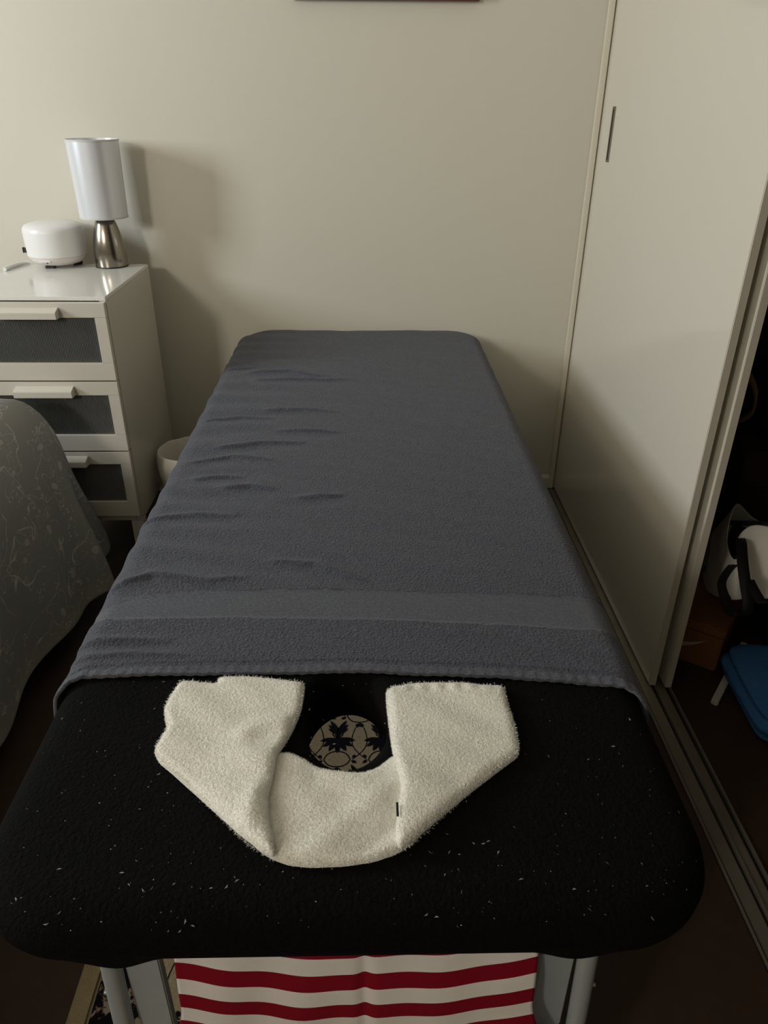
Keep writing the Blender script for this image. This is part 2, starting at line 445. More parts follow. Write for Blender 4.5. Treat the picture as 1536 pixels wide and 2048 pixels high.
M['spread'] = m

# ------------------------------------------------------------------ setting
XL, XR, XC, YF, YB, ZC = -2.3, 0.60, 1.28, -1.6, 2.245, 2.5


def struct(o, label, category):
    return tag(o, label, category, kind='structure')


struct(MB().box(XL, XC, YF, YB, -0.05, 0.0).build('floor', M['floor'], smooth=False), 'dark brown floor of the room', 'floor')
struct(MB().box(XL, XC, YF, YB, ZC, ZC + 0.05).build('ceiling', M['ceiling'], smooth=False), 'plain off-white ceiling', 'ceiling')
struct(MB().box(XL - 0.08, XC + 0.08, YB, YB + 0.08, -0.05, ZC).build('wall_back', M['wall'], smooth=False), 'cream painted wall behind the massage table', 'wall')
wy0, wy1, wz0, wz1 = 0.98, 1.42, 1.10, 1.84
w = MB()
w.box(XL - 0.08, XL, YF, wy0, -0.05, ZC).box(XL - 0.08, XL, wy1, YB, -0.05, ZC)
w.box(XL - 0.08, XL, wy0, wy1, -0.05, wz0).box(XL - 0.08, XL, wy0, wy1, wz1, ZC)
struct(w.build('wall_left', M['wall'], smooth=False), 'cream painted wall with a window on the bed side', 'wall')
ux0, ux1, uz0, uz1 = -2.02, -1.58, 1.66, 2.18
w = MB()
w.box(XL, ux0, YF - 0.08, YF, -0.05, ZC).box(ux1, XC, YF - 0.08, YF, -0.05, ZC)
w.box(ux0, ux1, YF - 0.08, YF, -0.05, uz0).box(ux0, ux1, YF - 0.08, YF, uz1, ZC)
struct(w.build('wall_front', M['wall'], smooth=False), 'cream painted wall behind the camera', 'wall')
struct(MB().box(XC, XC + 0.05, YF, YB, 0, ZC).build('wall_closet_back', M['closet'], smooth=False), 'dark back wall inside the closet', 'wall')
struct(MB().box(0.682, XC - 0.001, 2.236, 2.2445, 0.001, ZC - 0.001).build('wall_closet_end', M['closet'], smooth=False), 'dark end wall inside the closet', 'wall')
w = MB()
w.box(XR, 0.68, YF, -0.75, 0, ZC).box(XR, 0.68, -0.75, YB, 2.28, ZC)
struct(w.build('wall_right', M['wall'], smooth=False), 'wall section above and beside the closet opening', 'wall')
g = mat('window_glass', (0.95, 0.97, 1, 1), 0.02, trans=1.0)
wf = empty('window_1', (XL, 1.20, wz0))
struct(wf, 'window in the left wall', 'window')
MB().box(-0.06, -0.02, wy0 - 1.20, wy0 - 1.16, 0, wz1 - wz0).box(-0.06, -0.02, wy1 - 1.24, wy1 - 1.20, 0, wz1 - wz0).box(-0.06, -0.02, wy0 - 1.16, wy1 - 1.24, 0, 0.04).box(-0.06, -0.02, wy0 - 1.16, wy1 - 1.24, wz1 - wz0 - 0.04, wz1 - wz0).build('window_frame', M['trim'], wf, smooth=False)
MB().box(-0.045, -0.04, wy0 - 1.16, wy1 - 1.24, 0.04, wz1 - wz0 - 0.04).build('pane', g, wf, smooth=False)
wf = empty('added_window_2', (-1.80, YF, uz0))  # added window, stands in for the warm lamp inferred behind the camera
struct(wf, 'added window behind the camera standing in for an unseen warm lamp', 'window')
MB().box(-0.22, -0.19, -0.06, -0.02, 0, 0.52).box(0.19, 0.22, -0.06, -0.02, 0, 0.52).box(-0.19, 0.19, -0.06, -0.02, 0, 0.03).box(-0.19, 0.19, -0.06, -0.02, 0.49, 0.52).build('window_frame', M['trim'], wf, smooth=False)
MB().box(-0.19, 0.19, -0.045, -0.04, 0.03, 0.49).build('pane', g, wf, smooth=False)
struct(MB().prism([(2.232, 0), (2.2445, 0), (2.2445, 0.05), (2.238, 0.05), (2.232, 0.042)], 'x', XL + 0.001, 0.607).build('baseboard_back', M['trim'], smooth=False), 'low cream baseboard along the back wall', 'baseboard')
struct(MB().box(0.607, 0.621, 2.226, 2.2445, 0.006, 2.28).box(0.6235, 0.640, 2.232, 2.2445, 0.006, 2.28).build('trim_1', M['trim'], bevel=0.002), 'white jamb strip between the back wall and the closet door', 'door jamb')

# closet floor track: base plate with three ridges
tr = empty('trim_2', (0.636, 0.7, 0))
struct(tr, 'dark metal sliding door track on the floor', 'door track')
MB().box(-0.036, 0.036, -1.45, 1.525, 0.0005, 0.003).build('track_plate', M['black'], tr, smooth=False)
for x0, x1, z1 in ((-0.036, -0.0325, 0.010), (-0.029, -0.005, 0.006), (0.000, 0.0045, 0.012), (0.0055, 0.024, 0.006), (0.030, 0.0345, 0.012)):
    MB().box(x0, x1, -1.45, 1.525, 0.003, z1).build('track_rail', M['track'], tr, bevel=0.001)


def sliding_door(name, x0, x1, y0, y1, label):
    d = empty(name, (x0, y0, 0.012))
    struct(d, label, 'sliding door')
    MB().box(0, x1 - x0, 0.003, y1 - y0, 0, 2.26).build('door_panel', M['door'], d, bevel=0.001)
    MB().box(0.0002, x1 - x0 - 0.0002, 0, 0.0028, 0.0002, 2.2598).build('edge_band', M['edge'], d, smooth=False)
    return d


d1 = sliding_door('door_1', 0.624, 0.638, 1.258, 2.229, 'glossy white sliding closet door with a recessed steel pull')
pl = MB()
pl.box(-0.0022, 0.001, 0.855, 0.861, 0.995, 1.122).box(-0.0022, 0.001, 0.871, 0.877, 0.995, 1.122).box(-0.0022, 0.001, 0.861, 0.871, 0.995, 1.001).box(-0.0022, 0.001, 0.861, 0.871, 1.116, 1.122)
h = pl.build('handle', M['chrome'], d1, bevel=0.0006)
MB().box(-0.0008, 0.001, 0.861, 0.871, 1.001, 1.116).build('handle_recess', M['black'], h, smooth=False)
sliding_door('door_2', 0.656, 0.670, 1.250, 2.232, 'second white closet door slid behind the first')

# ------------------------------------------------------------------ picture on the back wall
pf = tag(empty('framed_picture', (0.05, 2.2445, 1.3592)), 'reddish wooden picture frame whose lower edge shows above the table', 'picture')
for nm, a in (('frame_rail', (-0.232, 0.232, -0.022, -0.0005, 0, 0.02)), ('frame_rail', (-0.232, 0.232, -0.022, -0.0005, 0.56, 0.58)),
              ('frame_stile', (-0.232, -0.212, -0.022, -0.0005, 0.0201, 0.5599)), ('frame_stile', (0.212, 0.232, -0.022, -0.0005, 0.0201, 0.5599))):
    MB().box(*a).build(nm, M['wood_frame'], pf, bevel=0.0015)
MB().box(-0.2118, 0.2118, -0.012, -0.001, 0.0202, 0.5598).build('picture_sheet', M['canvas'], pf, smooth=False)

# ------------------------------------------------------------------ chest of drawers
S = 0.965


def zz(z):
    return 1.15 - (1.15 - z) * S


CX0, CX1, CY0, CY1, CT = -0.959, -0.606, 1.776, 2.166, 0.74
ch = tag(empty('chest_of_drawers', ((CX0 + CX1) / 2, CY0, 0)), 'narrow white chest of three drawers with smoky ribbed panels', 'chest of drawers')
ox, oy = (CX0 + CX1) / 2, CY0
hw = (CX1 - CX0) / 2
dep = CY1 - CY0
MB().box(-hw, hw, -0.001, dep, CT - 0.009, CT).build('top_panel', M['lacquer_top'], ch, bevel=0.0012)
zb = zz(0.108)
for s in (-1, 1):
    MB().box(*sorted((s * hw, s * (hw - 0.016))), 0.0, dep, zb, CT - 0.0092).build('side_panel', M['lacquer'], ch, bevel=0.001)
    for y0 in (0.0, dep - 0.03):
        MB().box(*sorted((s * hw, s * (hw - 0.032))), y0, y0 + 0.03, 0.0, zb - 0.0005).build('leg', M['lacquer'], ch, bevel=0.001)
MB().box(-hw + 0.0165, hw - 0.0165, dep - 0.008, dep - 0.001, zb, CT - 0.0095).build('back_panel', M['lacquer'], ch, smooth=False)
MB().box(-hw + 0.0165, hw - 0.0165, 0.0, 0.016, zb, zz(0.126)).build('bottom_rail', M['lacquer'], ch, bevel=0.001)
MB().box(-hw + 0.0165, hw - 0.0165, 0.017, dep - 0.009, zb, zb + 0.01).build('bottom_panel', M['lacquer'], ch, smooth=False)
fx = hw - 0.001
for zt_, zb_ in ((0.714, 0.521), (0.517, 0.328), (0.324, 0.131)):
    z1, z0 = zz(zt_), zz(zb_)
    dr = empty('drawer', (0, 0, 0), parent=ch)
    th = -0.016
    MB().box(-fx, fx, th, -0.0015, z1 - 0.034, z1).build('top_rail', M['lacquer'], dr, bevel=0.0008)
    MB().box(-fx, fx, th, -0.0015, z0, z0 + 0.043).build('lower_rail', M['lacquer'], dr, bevel=0.0008)
    for s in (-1, 1):
        MB().box(*sorted((s * fx, s * (fx - 0.027))), th, -0.0015, z0 + 0.0432, z1 - 0.0342).build('stile', M['lacquer'], dr, bevel=0.0008)
    # ribbed panel: fine vertical ribs, one mesh
    px0, px1 = -fx + 0.0272, fx - 0.0272
    nr = 76
    prof = [(px0, -0.003)]
    for i in range(nr):
        a = px0 + (px1 - px0) * i / nr
        b = px0 + (px1 - px0) * (i + 1) / nr
        prof += [(a + (b - a) * 0.15, -0.0068), (a + (b - a) * 0.5, -0.0092), (a + (b - a) * 0.85, -0.0068)]
    prof += [(px1, -0.003)]
    MB().prism(prof, 'z', z0 + 0.0433, z1 - 0.0343).build('ribbed_panel', M['panel'], dr, smooth=False)
    hz = z1 - 0.0335
    MB().prism([(th - 0.0002, hz + 0.024), (th - 0.022, hz + 0.0175), (th - 0.024, hz + 0.016), (th - 0.024, hz + 0.001), (th - 0.018, hz), (th - 0.0002, hz)], 'x', -0.07, 0.07).build('handle', M['lacquer'], dr, bevel=0.0008)

# ------------------------------------------------------------------ table lamp
la = tag(empty('table_lamp', (-0.696, 2.138, CT)), 'table lamp with white satin drum shade and brushed steel cone base', 'lamp')
MB().lathe([(0.0, 0), (0.0425, 0), (0.0432, 0.0015), (0.0425, 0.003), (0.0, 0.003)], 64, cap0=False, cap1=False).build('base_ring', M['black'], la)
MB().lathe([(0.0415, 0.003), (0.0422, 0.012), (0.0425, 0.026), (0.0418, 0.042), (0.040, 0.058), (0.0372, 0.074), (0.0335, 0.090), (0.029, 0.106), (0.0245, 0.119), (0.0215, 0.127), (0.0205, 0.129)], 72).build('base', M['lampmetal'], la)
MB().lathe([(0.007, 0.129), (0.007, 0.19)], 20).build('stem', M['chrome'], la)
MB().lathe([(0.0, 0.19), (0.012, 0.192), (0.013, 0.21), (0.02, 0.235), (0.022, 0.25), (0.016, 0.268), (0.0, 0.274)], 24, cap0=False, cap1=False).build('bulb', M['white_plastic'], la)
sh = MB().lathe([(0.0605, 0.126), (0.0610, 0.1265), (0.0648, 0.3115), (0.0643, 0.312), (0.0638, 0.3115), (0.0600, 0.1265), (0.0605, 0.126)], 72, cap0=False, cap1=False).build('shade', M['shade'], la)
for r, z in ((0.0606, 0.127), (0.0646, 0.310)):
    MB().lathe([(r, z - 0.002), (r + 0.0012, z - 0.002), (r + 0.0013, z + 0.002), (r, z + 0.002)], 72, cap0=False, cap1=False).build('rim', M['shade_rim'], sh)
sp_ = MB()
for k in range(3):
    a = k * 2.094 + 0.4
    sp_.tube([(0, 0, 0.19), (0.062 * math.cos(a), 0.062 * math.sin(a), 0.19)], 0.0012, 6)
sp_.build('shade_carrier', M['chrome'], la)

# ------------------------------------------------------------------ aroma diffuser
di = tag(empty('aroma_diffuser', (-0.842, 2.150, CT)), 'round white aroma diffuser standing beside the lamp', 'diffuser')
MB().lathe([(0.0, 0.006), (0.045, 0.006), (0.058, 0.009), (0.069, 0.017), (0.0745, 0.026), (0.0755, 0.029)], 64, cap0=False).build('base', M['white_plastic_b'], di)
MB().lathe([(0.0752, 0.0292), (0.0762, 0.030), (0.0775, 0.06), (0.078, 0.090), (0.0765, 0.099), (0.071, 0.1055), (0.05, 0.1125), (0.02, 0.115), (0.0, 0.1152)], 64, cap1=False).build('lid', M['white_plastic'], di)
MB().box(-0.074, -0.058, -0.012, 0.006, 0.094, 0.1055).build('spout', M['white_plastic'], di, bevel=0.002)
MB().box(-0.0725, -0.060, -0.0135, -0.0118, 0.0965, 0.1025).build('spout_opening', M['grey_cloth'], di, bevel=0.0005)
for k in range(3):
    a = -1.75 + k * 2.094
    MB().box(-0.012, 0.012, -0.006, 0.006, 0.0, 0.0063).build('foot', M['black'], di, bevel=0.001).location = (0.047 * math.cos(a), 0.047 * math.sin(a), 0)
for k, dx in enumerate((0.0, 0.006)):
    MB().box(-0.0815 + dx, -0.0785 + dx, -0.028, -0.020, 0.036, 0.050).build('vent_tab', M['black'], di, bevel=0.0006)
MB().box(-0.026, 0.006, -0.0768, -0.070, 0.020, 0.0235).build('button_strip', M['white_plastic'], di, bevel=0.0008)
MB().box(-0.006, -0.003, -0.0738, -0.068, 0.0165, 0.0185).build('button', M['black'], di, bevel=0.0004)
# the cable behind it
pts = [(-0.925, 2.155, CT + 0.006), (-0.935, 2.150, CT + 0.006), (-0.945, 2.135, CT + 0.0055), (-0.95, 2.11, CT + 0.0055), (-0.9535, 2.085, CT + 0.0055), (-0.954, 2.06, CT + 0.0055)]
tag(MB().tube(pts, 0.005, 10).build('power_cable', M['white_plastic']), 'white power cable at the left end of the chest top', 'cable')

# ------------------------------------------------------------------ waste bin
bn = tag(empty('waste_bin', (-0.503, 1.962, 0)), 'small waste bin with a white plastic liner folded over its rim', 'bin')
MB().lathe([(0.072, 0.0), (0.075, 0.004), (0.088, 0.262), (0.0865, 0.262), (0.0735, 0.006)], 48, cap1=True).build('bin_body', M['strap'], bn)


def liner(u, v):
    a = 2 * math.pi * u
    prof = [(0.062, 0.03), (0.075, 0.14), (0.0835, 0.262), (0.087, 0.273), (0.0915, 0.269), (0.096, 0.24), (0.094, 0.21), (0.089, 0.18), (0.0875, 0.158)]
    t = v * (len(prof) - 1)
    i = min(int(t), len(prof) - 2)
    f = t - i
    r = prof[i][0] * (1 - f) + prof[i + 1][0] * f
    z = prof[i][1] * (1 - f) + prof[i + 1][1] * f
    out = smooth01((v - 0.45) / 0.3)
    r += out * (0.0045 * wob(math.cos(a) * 8, math.sin(a) * 8, v * 5, 3) + 0.0022 * math.sin(a * 11 + v * 5)) * (1 if v > 0.5 else 0)
    if v > 0.97:
        z += 0.006 * wob(math.cos(a) * 5, math.sin(a) * 5, 0, 5)
    return (r * math.cos(a), r * math.sin(a), z + 0.0025 * wob(math.cos(a) * 4, math.sin(a) * 4, 1, 8) * smooth01(v * 3))


grid_mesh('bin_liner', 72, 30, liner, M['liner'], bn, closed_u=True)

# ------------------------------------------------------------------ bed with spread
BX1, BY1, BX0, BY0, BRC = -0.722, 1.700, -2.02, -0.45, 0.075
bd = tag(empty('bed', (-1.35, 0.6, 0)), 'low bed at the left under the grey embroidered spread', 'bed')
MB().box(BX0 + 1.45, BX1 + 1.25, BY0 - 0.50, BY1 - 0.70, 0.10, 0.26).build('bed_base', M['darkbox'], bd, bevel=0.01)
MB().box(BX0 + 1.45, BX1 + 1.25, BY0 - 0.50, BY1 - 0.70, 0.2605, 0.50).build('mattress', M['mattress'], bd, bevel=0.05, seg=4)
for sx_ in (-0.58, 0.52):
    for sy_ in (-0.95, 0.92):
        MB().box(sx_ - 0.03, sx_ + 0.03, sy_ - 0.03, sy_ + 0.03, 0, 0.0995).build('leg', M['darkbox'], bd, bevel=0.004)


def rr_loop(x0, x1, y0, y1, rc, segs):
    """points and outward normals round a rounded rectangle, as (centre of curvature, normal, radius)"""
    out = []
    cs = [((x1 - rc, y0 + rc), -90), ((x1 - rc, y1 - rc), 0), ((x0 + rc, y1 - rc), 90), ((x0 + rc, y0 + rc), 180)]
    for k, ((cx, cy), a0) in enumerate(cs):
        nc, ns = segs[k]
        for i in range(nc + 1):
            a = math.radians(a0 + 90 * i / nc)
            out.append(((cx, cy), (math.cos(a), math.sin(a)), rc))
        (nx, ny), a1 = cs[(k + 1) % 4]
        a = math.radians(a0 + 90)
        nrm = (math.cos(a), math.sin(a))
        for i in range(1, ns):
            f = i / ns
            out.append(((cx + (nx - cx) * f, cy + (ny - cy) * f), nrm, rc))
    return out


loop = rr_loop(BX0, BX1, BY0, BY1, BRC, [(8, 110), (40, 60), (8, 30), (8, 30)])
prof = [(-0.40, 0.584), (-0.27, 0.582), (-0.20, 0.578), (-0.15, 0.571), (-0.11, 0.560), (-0.073, 0.543), (-0.045, 0.518), (-0.02, 0.478), (-0.004, 0.425), (0.001, 0.37),
        (0.002, 0.33), (0.003, 0.285), (0.004, 0.24), (0.005, 0.20), (0.006, 0.16), (0.007, 0.12), (0.008, 0.095), (0.008, 0.078), (0.008, 0.068)]
vs_, hemv, uvs = [], [], []
corner_c = (BX1 - BRC, BY1 - BRC)
arc = 0.0
prev = None
arcs = []
for c, nrm, rc in loop:
    q = (c[0] + nrm[0] * rc, c[1] + nrm[1] * rc)
    if prev:
        arc += math.dist(q, prev)
    arcs.append(arc)
    prev = q
i0 = min(range(len(loop)), key=lambda i: math.dist((loop[i][0][0] + loop[i][1][0] * rc, loop[i][0][1] + loop[i][1][1] * rc), (BX1 - 0.022, BY1 - 0.022)))
a0 = arcs[i0]
for j, (off, z) in enumerate(prof):
    t = smooth01((0.44 - z) / 0.38)
    for i, (c, nrm, rc) in enumerate(loop):
        s = arcs[i] - a0
        fl = 0.034 * math.exp(-((s + 0.02) / 0.36) ** 2) + 0.046 * math.exp(-((s + 0.105) / 0.040) ** 2) - 0.050 * math.exp(-((s + 0.040) / 0.022) ** 2) + 0.056 * math.exp(-((s - 0.030) / 0.036) ** 2)
        fold = 0.011 * math.sin(s * 19 + 0.8) + 0.008 * wob(s * 9, 0, 0, 11)
        d = off + t * (fl + fold * (1 - math.exp(-(s / 0.12) ** 2)))
        if d > -rc:
            x, y = c[0] + nrm[0] * (rc + d), c[1] + nrm[1] * (rc + d)
        else:
            # deep insets: shrink the straight box instead of the corner arc
            k = -rc - d
            x = min(max(c[0], BX0 + rc + k), BX1 - rc - k)
            y = min(max(c[1], BY0 + rc + k), BY1 - rc - k)
        zz_ = z + (0.012 * math.sin(s * 15 + 1.2) * smooth01((0.2 - z) / 0.15)) + 0.004 * wob(x * 14, y * 14, 0, 2)
        vs_.append((x, y, zz_))
        uvs.append((arcs[i], 0.9 - z + min(off, -0.004)))
        hemv.append(1.0 if z < 0.085 else (0.5 if z < 0.1 else 0.0))
nL = len(loop)
fs_ = []
for j in range(len(prof) - 1):
    for i in range(nL):
        k = (i + 1) % nL
        fs_.append((j * nL + i, j * nL + k, (j + 1) * nL + k, (j + 1) * nL + i))
# fill of the flat middle
fs_.append(tuple(range(nL)))
me = bpy.data.meshes.new('bedspread')
me.from_pydata(vs_, [], fs_)
ul = me.uv_layers.new(name='UVMap')
for poly in me.polygons:
    for li, vi in zip(poly.loop_indices, poly.vertices):
        ul.data[li].uv = uvs[vi] if poly.index < len(fs_) - 1 else (vs_[vi][0], vs_[vi][1])
at_ = me.attributes.new('hem', 'FLOAT', 'POINT')
at_.data.foreach_set('value', hemv)
bs = link_mesh('bedspread', me, M['spread'])
tag(bs, 'grey bedspread embroidered with pale flowers hanging down the bed side', 'bedspread')
sd = bs.modifiers.new('thickness', 'SOLIDIFY'); sd.thickness = 0.004; sd.offset = -1
sd = bs.modifiers.new('soft', 'SUBSURF'); sd.levels = 1; sd.render_levels = 1

# ------------------------------------------------------------------ massage table
TX0, TX1, TY0, TY1, TRC = -0.366, 0.325, 0.385, 2.222, 0.10
TZ = 0.540
HX, HY, HRX, HRY = -0.024, 0.630, 0.0455, 0.070
mt = tag(empty('massage_table', (-0.02, 1.3, 0)), 'massage table with grey aluminium legs under the black fleece cover', 'massage table')
MO = (-0.02, 1.3, 0)


def padded(name, material, parent, inset, ztop, rings_out, rings_hole, origin, zmod=None, segs=None):
    """padded board with a face hole; rings_out = (outset, z), rings_hole = (outset from hole edge, z)"""
    loop_ = rr_loop(TX0 + inset, TX1 - inset, TY0 + inset, TY1 - inset, TRC - inset, segs or [(18, 60), (14, 40), (14, 60), (18, 70)])
    n = len(loop_)
    th = []
    for c, nrm, rc in loop_:
        th.append(math.atan2(c[1] + nrm[1] * rc - HY, c[0] + nrm[0] * rc - HX))
    vs2 = []
    nr_ = 0
    for dr_, z in rings_hole:
        for a in th:
            rx, ry = HRX + dr_, HRY + dr_
            vs2.append((HX + rx * math.cos(a) , HY + ry * math.sin(a), z))
        nr_ += 1
    dlast = rings_hole[-1][0]
    o0 = rings_out[0]
    for k in range(1, 14):
        f = k / 14.0
        f = f ** 1.5
        for (c, nrm, rc), a in zip(loop_, th):
            hx_, hy_ = HX + (HRX + dlast) * math.cos(a), HY + (HRY + dlast) * math.sin(a)
            x, y = c[0] + nrm[0] * (rc + o0[0]), c[1] + nrm[1] * (rc + o0[0])
            vs2.append((hx_ + (x - hx_) * f, hy_ + (y - hy_) * f, ztop))
        nr_ += 1
    for d_, z in rings_out:
        for c, nrm, rc in loop_:
            x, y = c[0] + nrm[0] * (rc + d_), c[1] + nrm[1] * (rc + d_)
            z2 = z + (zmod(x, y, z) if zmod else 0)
            vs2.append((x, y, z2))
        nr_ += 1
    fs2 = []
    for j in range(nr_ - 1):
        for i in range(n):
            k = (i + 1) % n
            fs2.append((j * n + i, j * n + k, (j + 1) * n + k, (j + 1) * n + i))
    me_ = bpy.data.meshes.new(name)
    me_.from_pydata([(x - origin[0], y - origin[1], z - origin[2]) for x, y, z in vs2], [], fs2)
    return link_mesh(name, me_, material, parent)


padded('table_top', M['vinyl'], mt, 0.006, TZ - 0.006,
       [(-0.03, TZ - 0.006), (-0.014, TZ - 0.012), (-0.004, TZ - 0.022), (0, TZ - 0.034), (-0.002, TZ - 0.05), (-0.012, TZ - 0.062), (-0.05, TZ - 0.064), (-0.09, TZ - 0.064)],
       [(0.012, TZ - 0.0645), (0.006, TZ - 0.064), (0.006, TZ - 0.02), (0.014, TZ - 0.006)], MO)


def scallop(x, y, z):
    if z > 0.487 or y > 0.5:
        return 0.0
    k = smooth01((0.487 - z) / 0.02)
    return -k * (0.018 * math.exp(-((x + 0.228) / 0.032) ** 2) + 0.016 * math.exp(-((x - 0.19) / 0.032) ** 2)) - k * 0.003 * wob(x * 30, 0, 0, 4)


cover = padded('fleece_cover', M['fleece'], None, 0.0, TZ,
               [(-0.034, TZ), (-0.022, TZ - 0.003), (-0.012, TZ - 0.009), (-0.004, TZ - 0.019), (0, TZ - 0.031), (-0.001, TZ - 0.042), (-0.005, TZ - 0.053), (-0.012, TZ - 0.063), (-0.018, TZ - 0.072)],
               [(0.004, TZ - 0.072), (0.001, TZ - 0.06), (0.0, TZ - 0.02), (0.003, TZ - 0.008), (0.010, TZ - 0.002), (0.016, TZ)], (0, 0, 0), scallop)
tag(cover, 'black fleece cover fitted over the near end of the massage table', 'table cover')

# pale lint on the fleece: tiny flecks
lm = MB()
for k in range(330):
    x = rng.uniform(TX0 + 0.02, TX1 - 0.02)
    y = TY0 + 0.005 + rng.random() ** 1.6 * 0.30
    dx0 = min(x - TX0, TX1 - x, y - TY0)
    dc = 0.0
    if x < TX0 + TRC and y < TY0 + TRC: dc = math.hypot(x - TX0 - TRC, y - TY0 - TRC)
    if x > TX1 - TRC and y < TY0 + TRC: dc = math.hypot(x - TX1 + TRC, y - TY0 - TRC)
    if dc: dx0 = TRC - dc
    if dx0 < 0.004: continue
    z = TZ - (0.031 * (1 - math.sqrt(max(0, 1 - ((0.034 - dx0) / 0.034) ** 2))) if dx0 < 0.034 else 0) + 0.0012
    a = rng.uniform(0, math.pi)
    l = rng.choice((0.0006, 0.0008, 0.001, 0.0022)) * rng.uniform(0.7, 1.2)
    wd = rng.uniform(0.0003, 0.0006)
    ca, sa = math.cos(a), math.sin(a)
    bend = rng.uniform(-0.5, 0.5) * l
    lm.add([(x - l * ca, y - l * sa, z), (x - wd * sa + bend * sa, y + wd * ca - bend * ca, z + 0.0006), (x + l * ca, y + l * sa, z), (x + wd * sa + bend * sa, y - wd * ca - bend * ca, z)], [(0, 1, 2), (0, 2, 3)])
tag(lm.build('lint', M['lint'], cover, smooth=False), kind='stuff')

# legs: rounded outer tube, groove and flat inner plate
for s, cx in ((-1, -0.0195), (1, -0.0195)):
    for yy, back in ((0.478, False), (2.02, True)):
        lg = empty('leg', (0, 0, 0), parent=mt)
        ax = cx + s * 0.2545 - MO[0]
        y_ = yy - MO[1]
        sy = 1 if not back else -1
        MB().tube([(ax + s * 0.006, y_ - sy * 0.02, 0.0), (ax, y_, 0.46)], 0.0108, 24).build('outer_tube', M['alu'], lg)
        x_in, x_out = cx + s * 0.2055 - MO[0], cx + s * 0.2430 - MO[0]
        MB().box(*sorted((x_in, x_out)), y_ - 0.004, y_ + 0.006, 0.20, 0.46).build('leg_plate', M['alu'], lg, bevel=0.0015)
        MB().box(*sorted((x_in + s * 0.006, x_out - s * 0.001)), y_ + 0.0065, y_ + 0.022, 0.0, 0.36).build('extension', M['alu'], lg, bevel=0.0015)
        k_ = MB().lathe([(0.0, 0), (0.006, 0), (0.006, 0.004), (0.003, 0.006), (0, 0.006)], 16, cap0=False, cap1=False).build('bolt', M['chrome'], lg)
        k_.rotation_euler = (0, s * math.pi / 2, 0)
        k_.location = (ax + s * 0.0125, y_ - sy * 0.004, 0.285)
for s in (-1, 1):
    MB().box(*sorted((-0.0195 + s * 0.22 - MO[0], -0.0195 + s * 0.262 - MO[0])), 0.44 - MO[1], 2.15 - MO[1], 0.461, 0.4755).build('side_rail', M['alu'], mt, bevel=0.002)
for yy in (0.505, 1.98):
    MB().tube([(-0.0195 - 0.235 - MO[0], yy - MO[1], 0.43), (-0.0195 + 0.235 - MO[0], yy - MO[1], 0.43)], 0.009, 14).build('cross_bar', M['alu'], mt)

# ------------------------------------------------------------------ striped towel over the front cross bar
def striped(u, v):
    x = -0.0125 + (u - 0.5) * 0.384
    t = v
    z = 0.445 - t * 0.36
    flare = smooth01((t - 0.45) / 0.35)
    x = -0.0125 + (x + 0.0125) * (1 + 0.16 * flare)
    y = 0.478 - 0.02 * smooth01(t * 2.2) - 0.012 * flare
    wv = 0.0012 * math.sin(u * 31 + t * 2) + 0.0022 * wob(u * 19, t * 3, 0, 6) + 0.0035 * math.exp(-((u - 0.52) / 0.02) ** 2)
    y += wv * smooth01(t * 3 + 0.15)
    sag = -0.028 * (1 - (2 * u - 1) ** 2) + 0.002 * wob(u * 9, t * 2, 0, 9)
    return (x, y, z + sag)


st_o = grid_mesh('striped_towel', 120, 70, striped, M['stripes'], None, uv=True, thickness=0.002)
tag(st_o, 'red and white striped towel hanging between the front legs', 'towel')

# ------------------------------------------------------------------ grey towel across the table
def poly_lerp(pts, x):
    if x <= pts[0][0]:
        return pts[0][1]
    for (a, b), (c, d) in zip(pts, pts[1:]):
        if x <= c:
            return b + (d - b) * (x - a) / (c - a)
    return pts[-1][1]


def seg_info(P, x, y):
    best = (9, 0)
    tot = 0.0
    ls = [math.dist(a, b) for a, b in zip(P, P[1:])]
    T = sum(ls)
    for (a, b), l in zip(zip(P, P[1:]), ls):
        t = ((x - a[0]) * (b[0] - a[0]) + (y - a[1]) * (b[1] - a[1])) / (l * l)
        t = max(0, min(1, t))
        d = math.dist((x, y), (a[0] + t * (b[0] - a[0]), a[1] + t * (b[1] - a[1])))
        if d < best[0]:
            best = (d, (tot + t * l) / T, y - (a[1] + t * (b[1] - a[1])))
        tot += l
    return best


BAND_F = [(-0.361, 0.829), (-0.3275, 0.855), (-0.2336, 0.8662), (-0.1229, 0.8699), (-0.0108, 0.8663), (0.1148, 0.8601), (0.2394, 0.8516), (0.33, 0.842)]
BAND_N = [(-0.361, 0.801), (-0.2741, 0.8036), (-0.1691, 0.8046), (-0.0104, 0.7996), (0.108, 0.7907), (0.225, 0.7809), (0.33, 0.769)]
HEM_T = [(-0.372, 0.672), (-0.352, 0.686), (-0.3359, 0.6921), (-0.2891, 0.6933), (-0.2245, 0.6951), (-0.1056, 0.6972), (-0.0097, 0.6978), (0.0742, 0.6914), (0.1577, 0.6868), (0.2338, 0.6779), (0.2913, 0.6702), (0.3105, 0.664), (0.331, 0.652)]
GX0, GX1, GY1, GRC = TX0 - 0.006, TX1 + 0.006, TY1 + 0.006, TRC + 0.006
GZ = TZ + 0.0062
gcx, ghw = (GX0 + GX1) / 2, (GX1 - GX0) / 2
nu, nv_g = 170, 560
ss = []
for i in range(nu):
    t = 2 * i / (nu - 1) - 1
    ss.append(math.copysign(1 - (1 - abs(t)) ** 1.25, t))
gv, gband = [], []
RE = 0.034
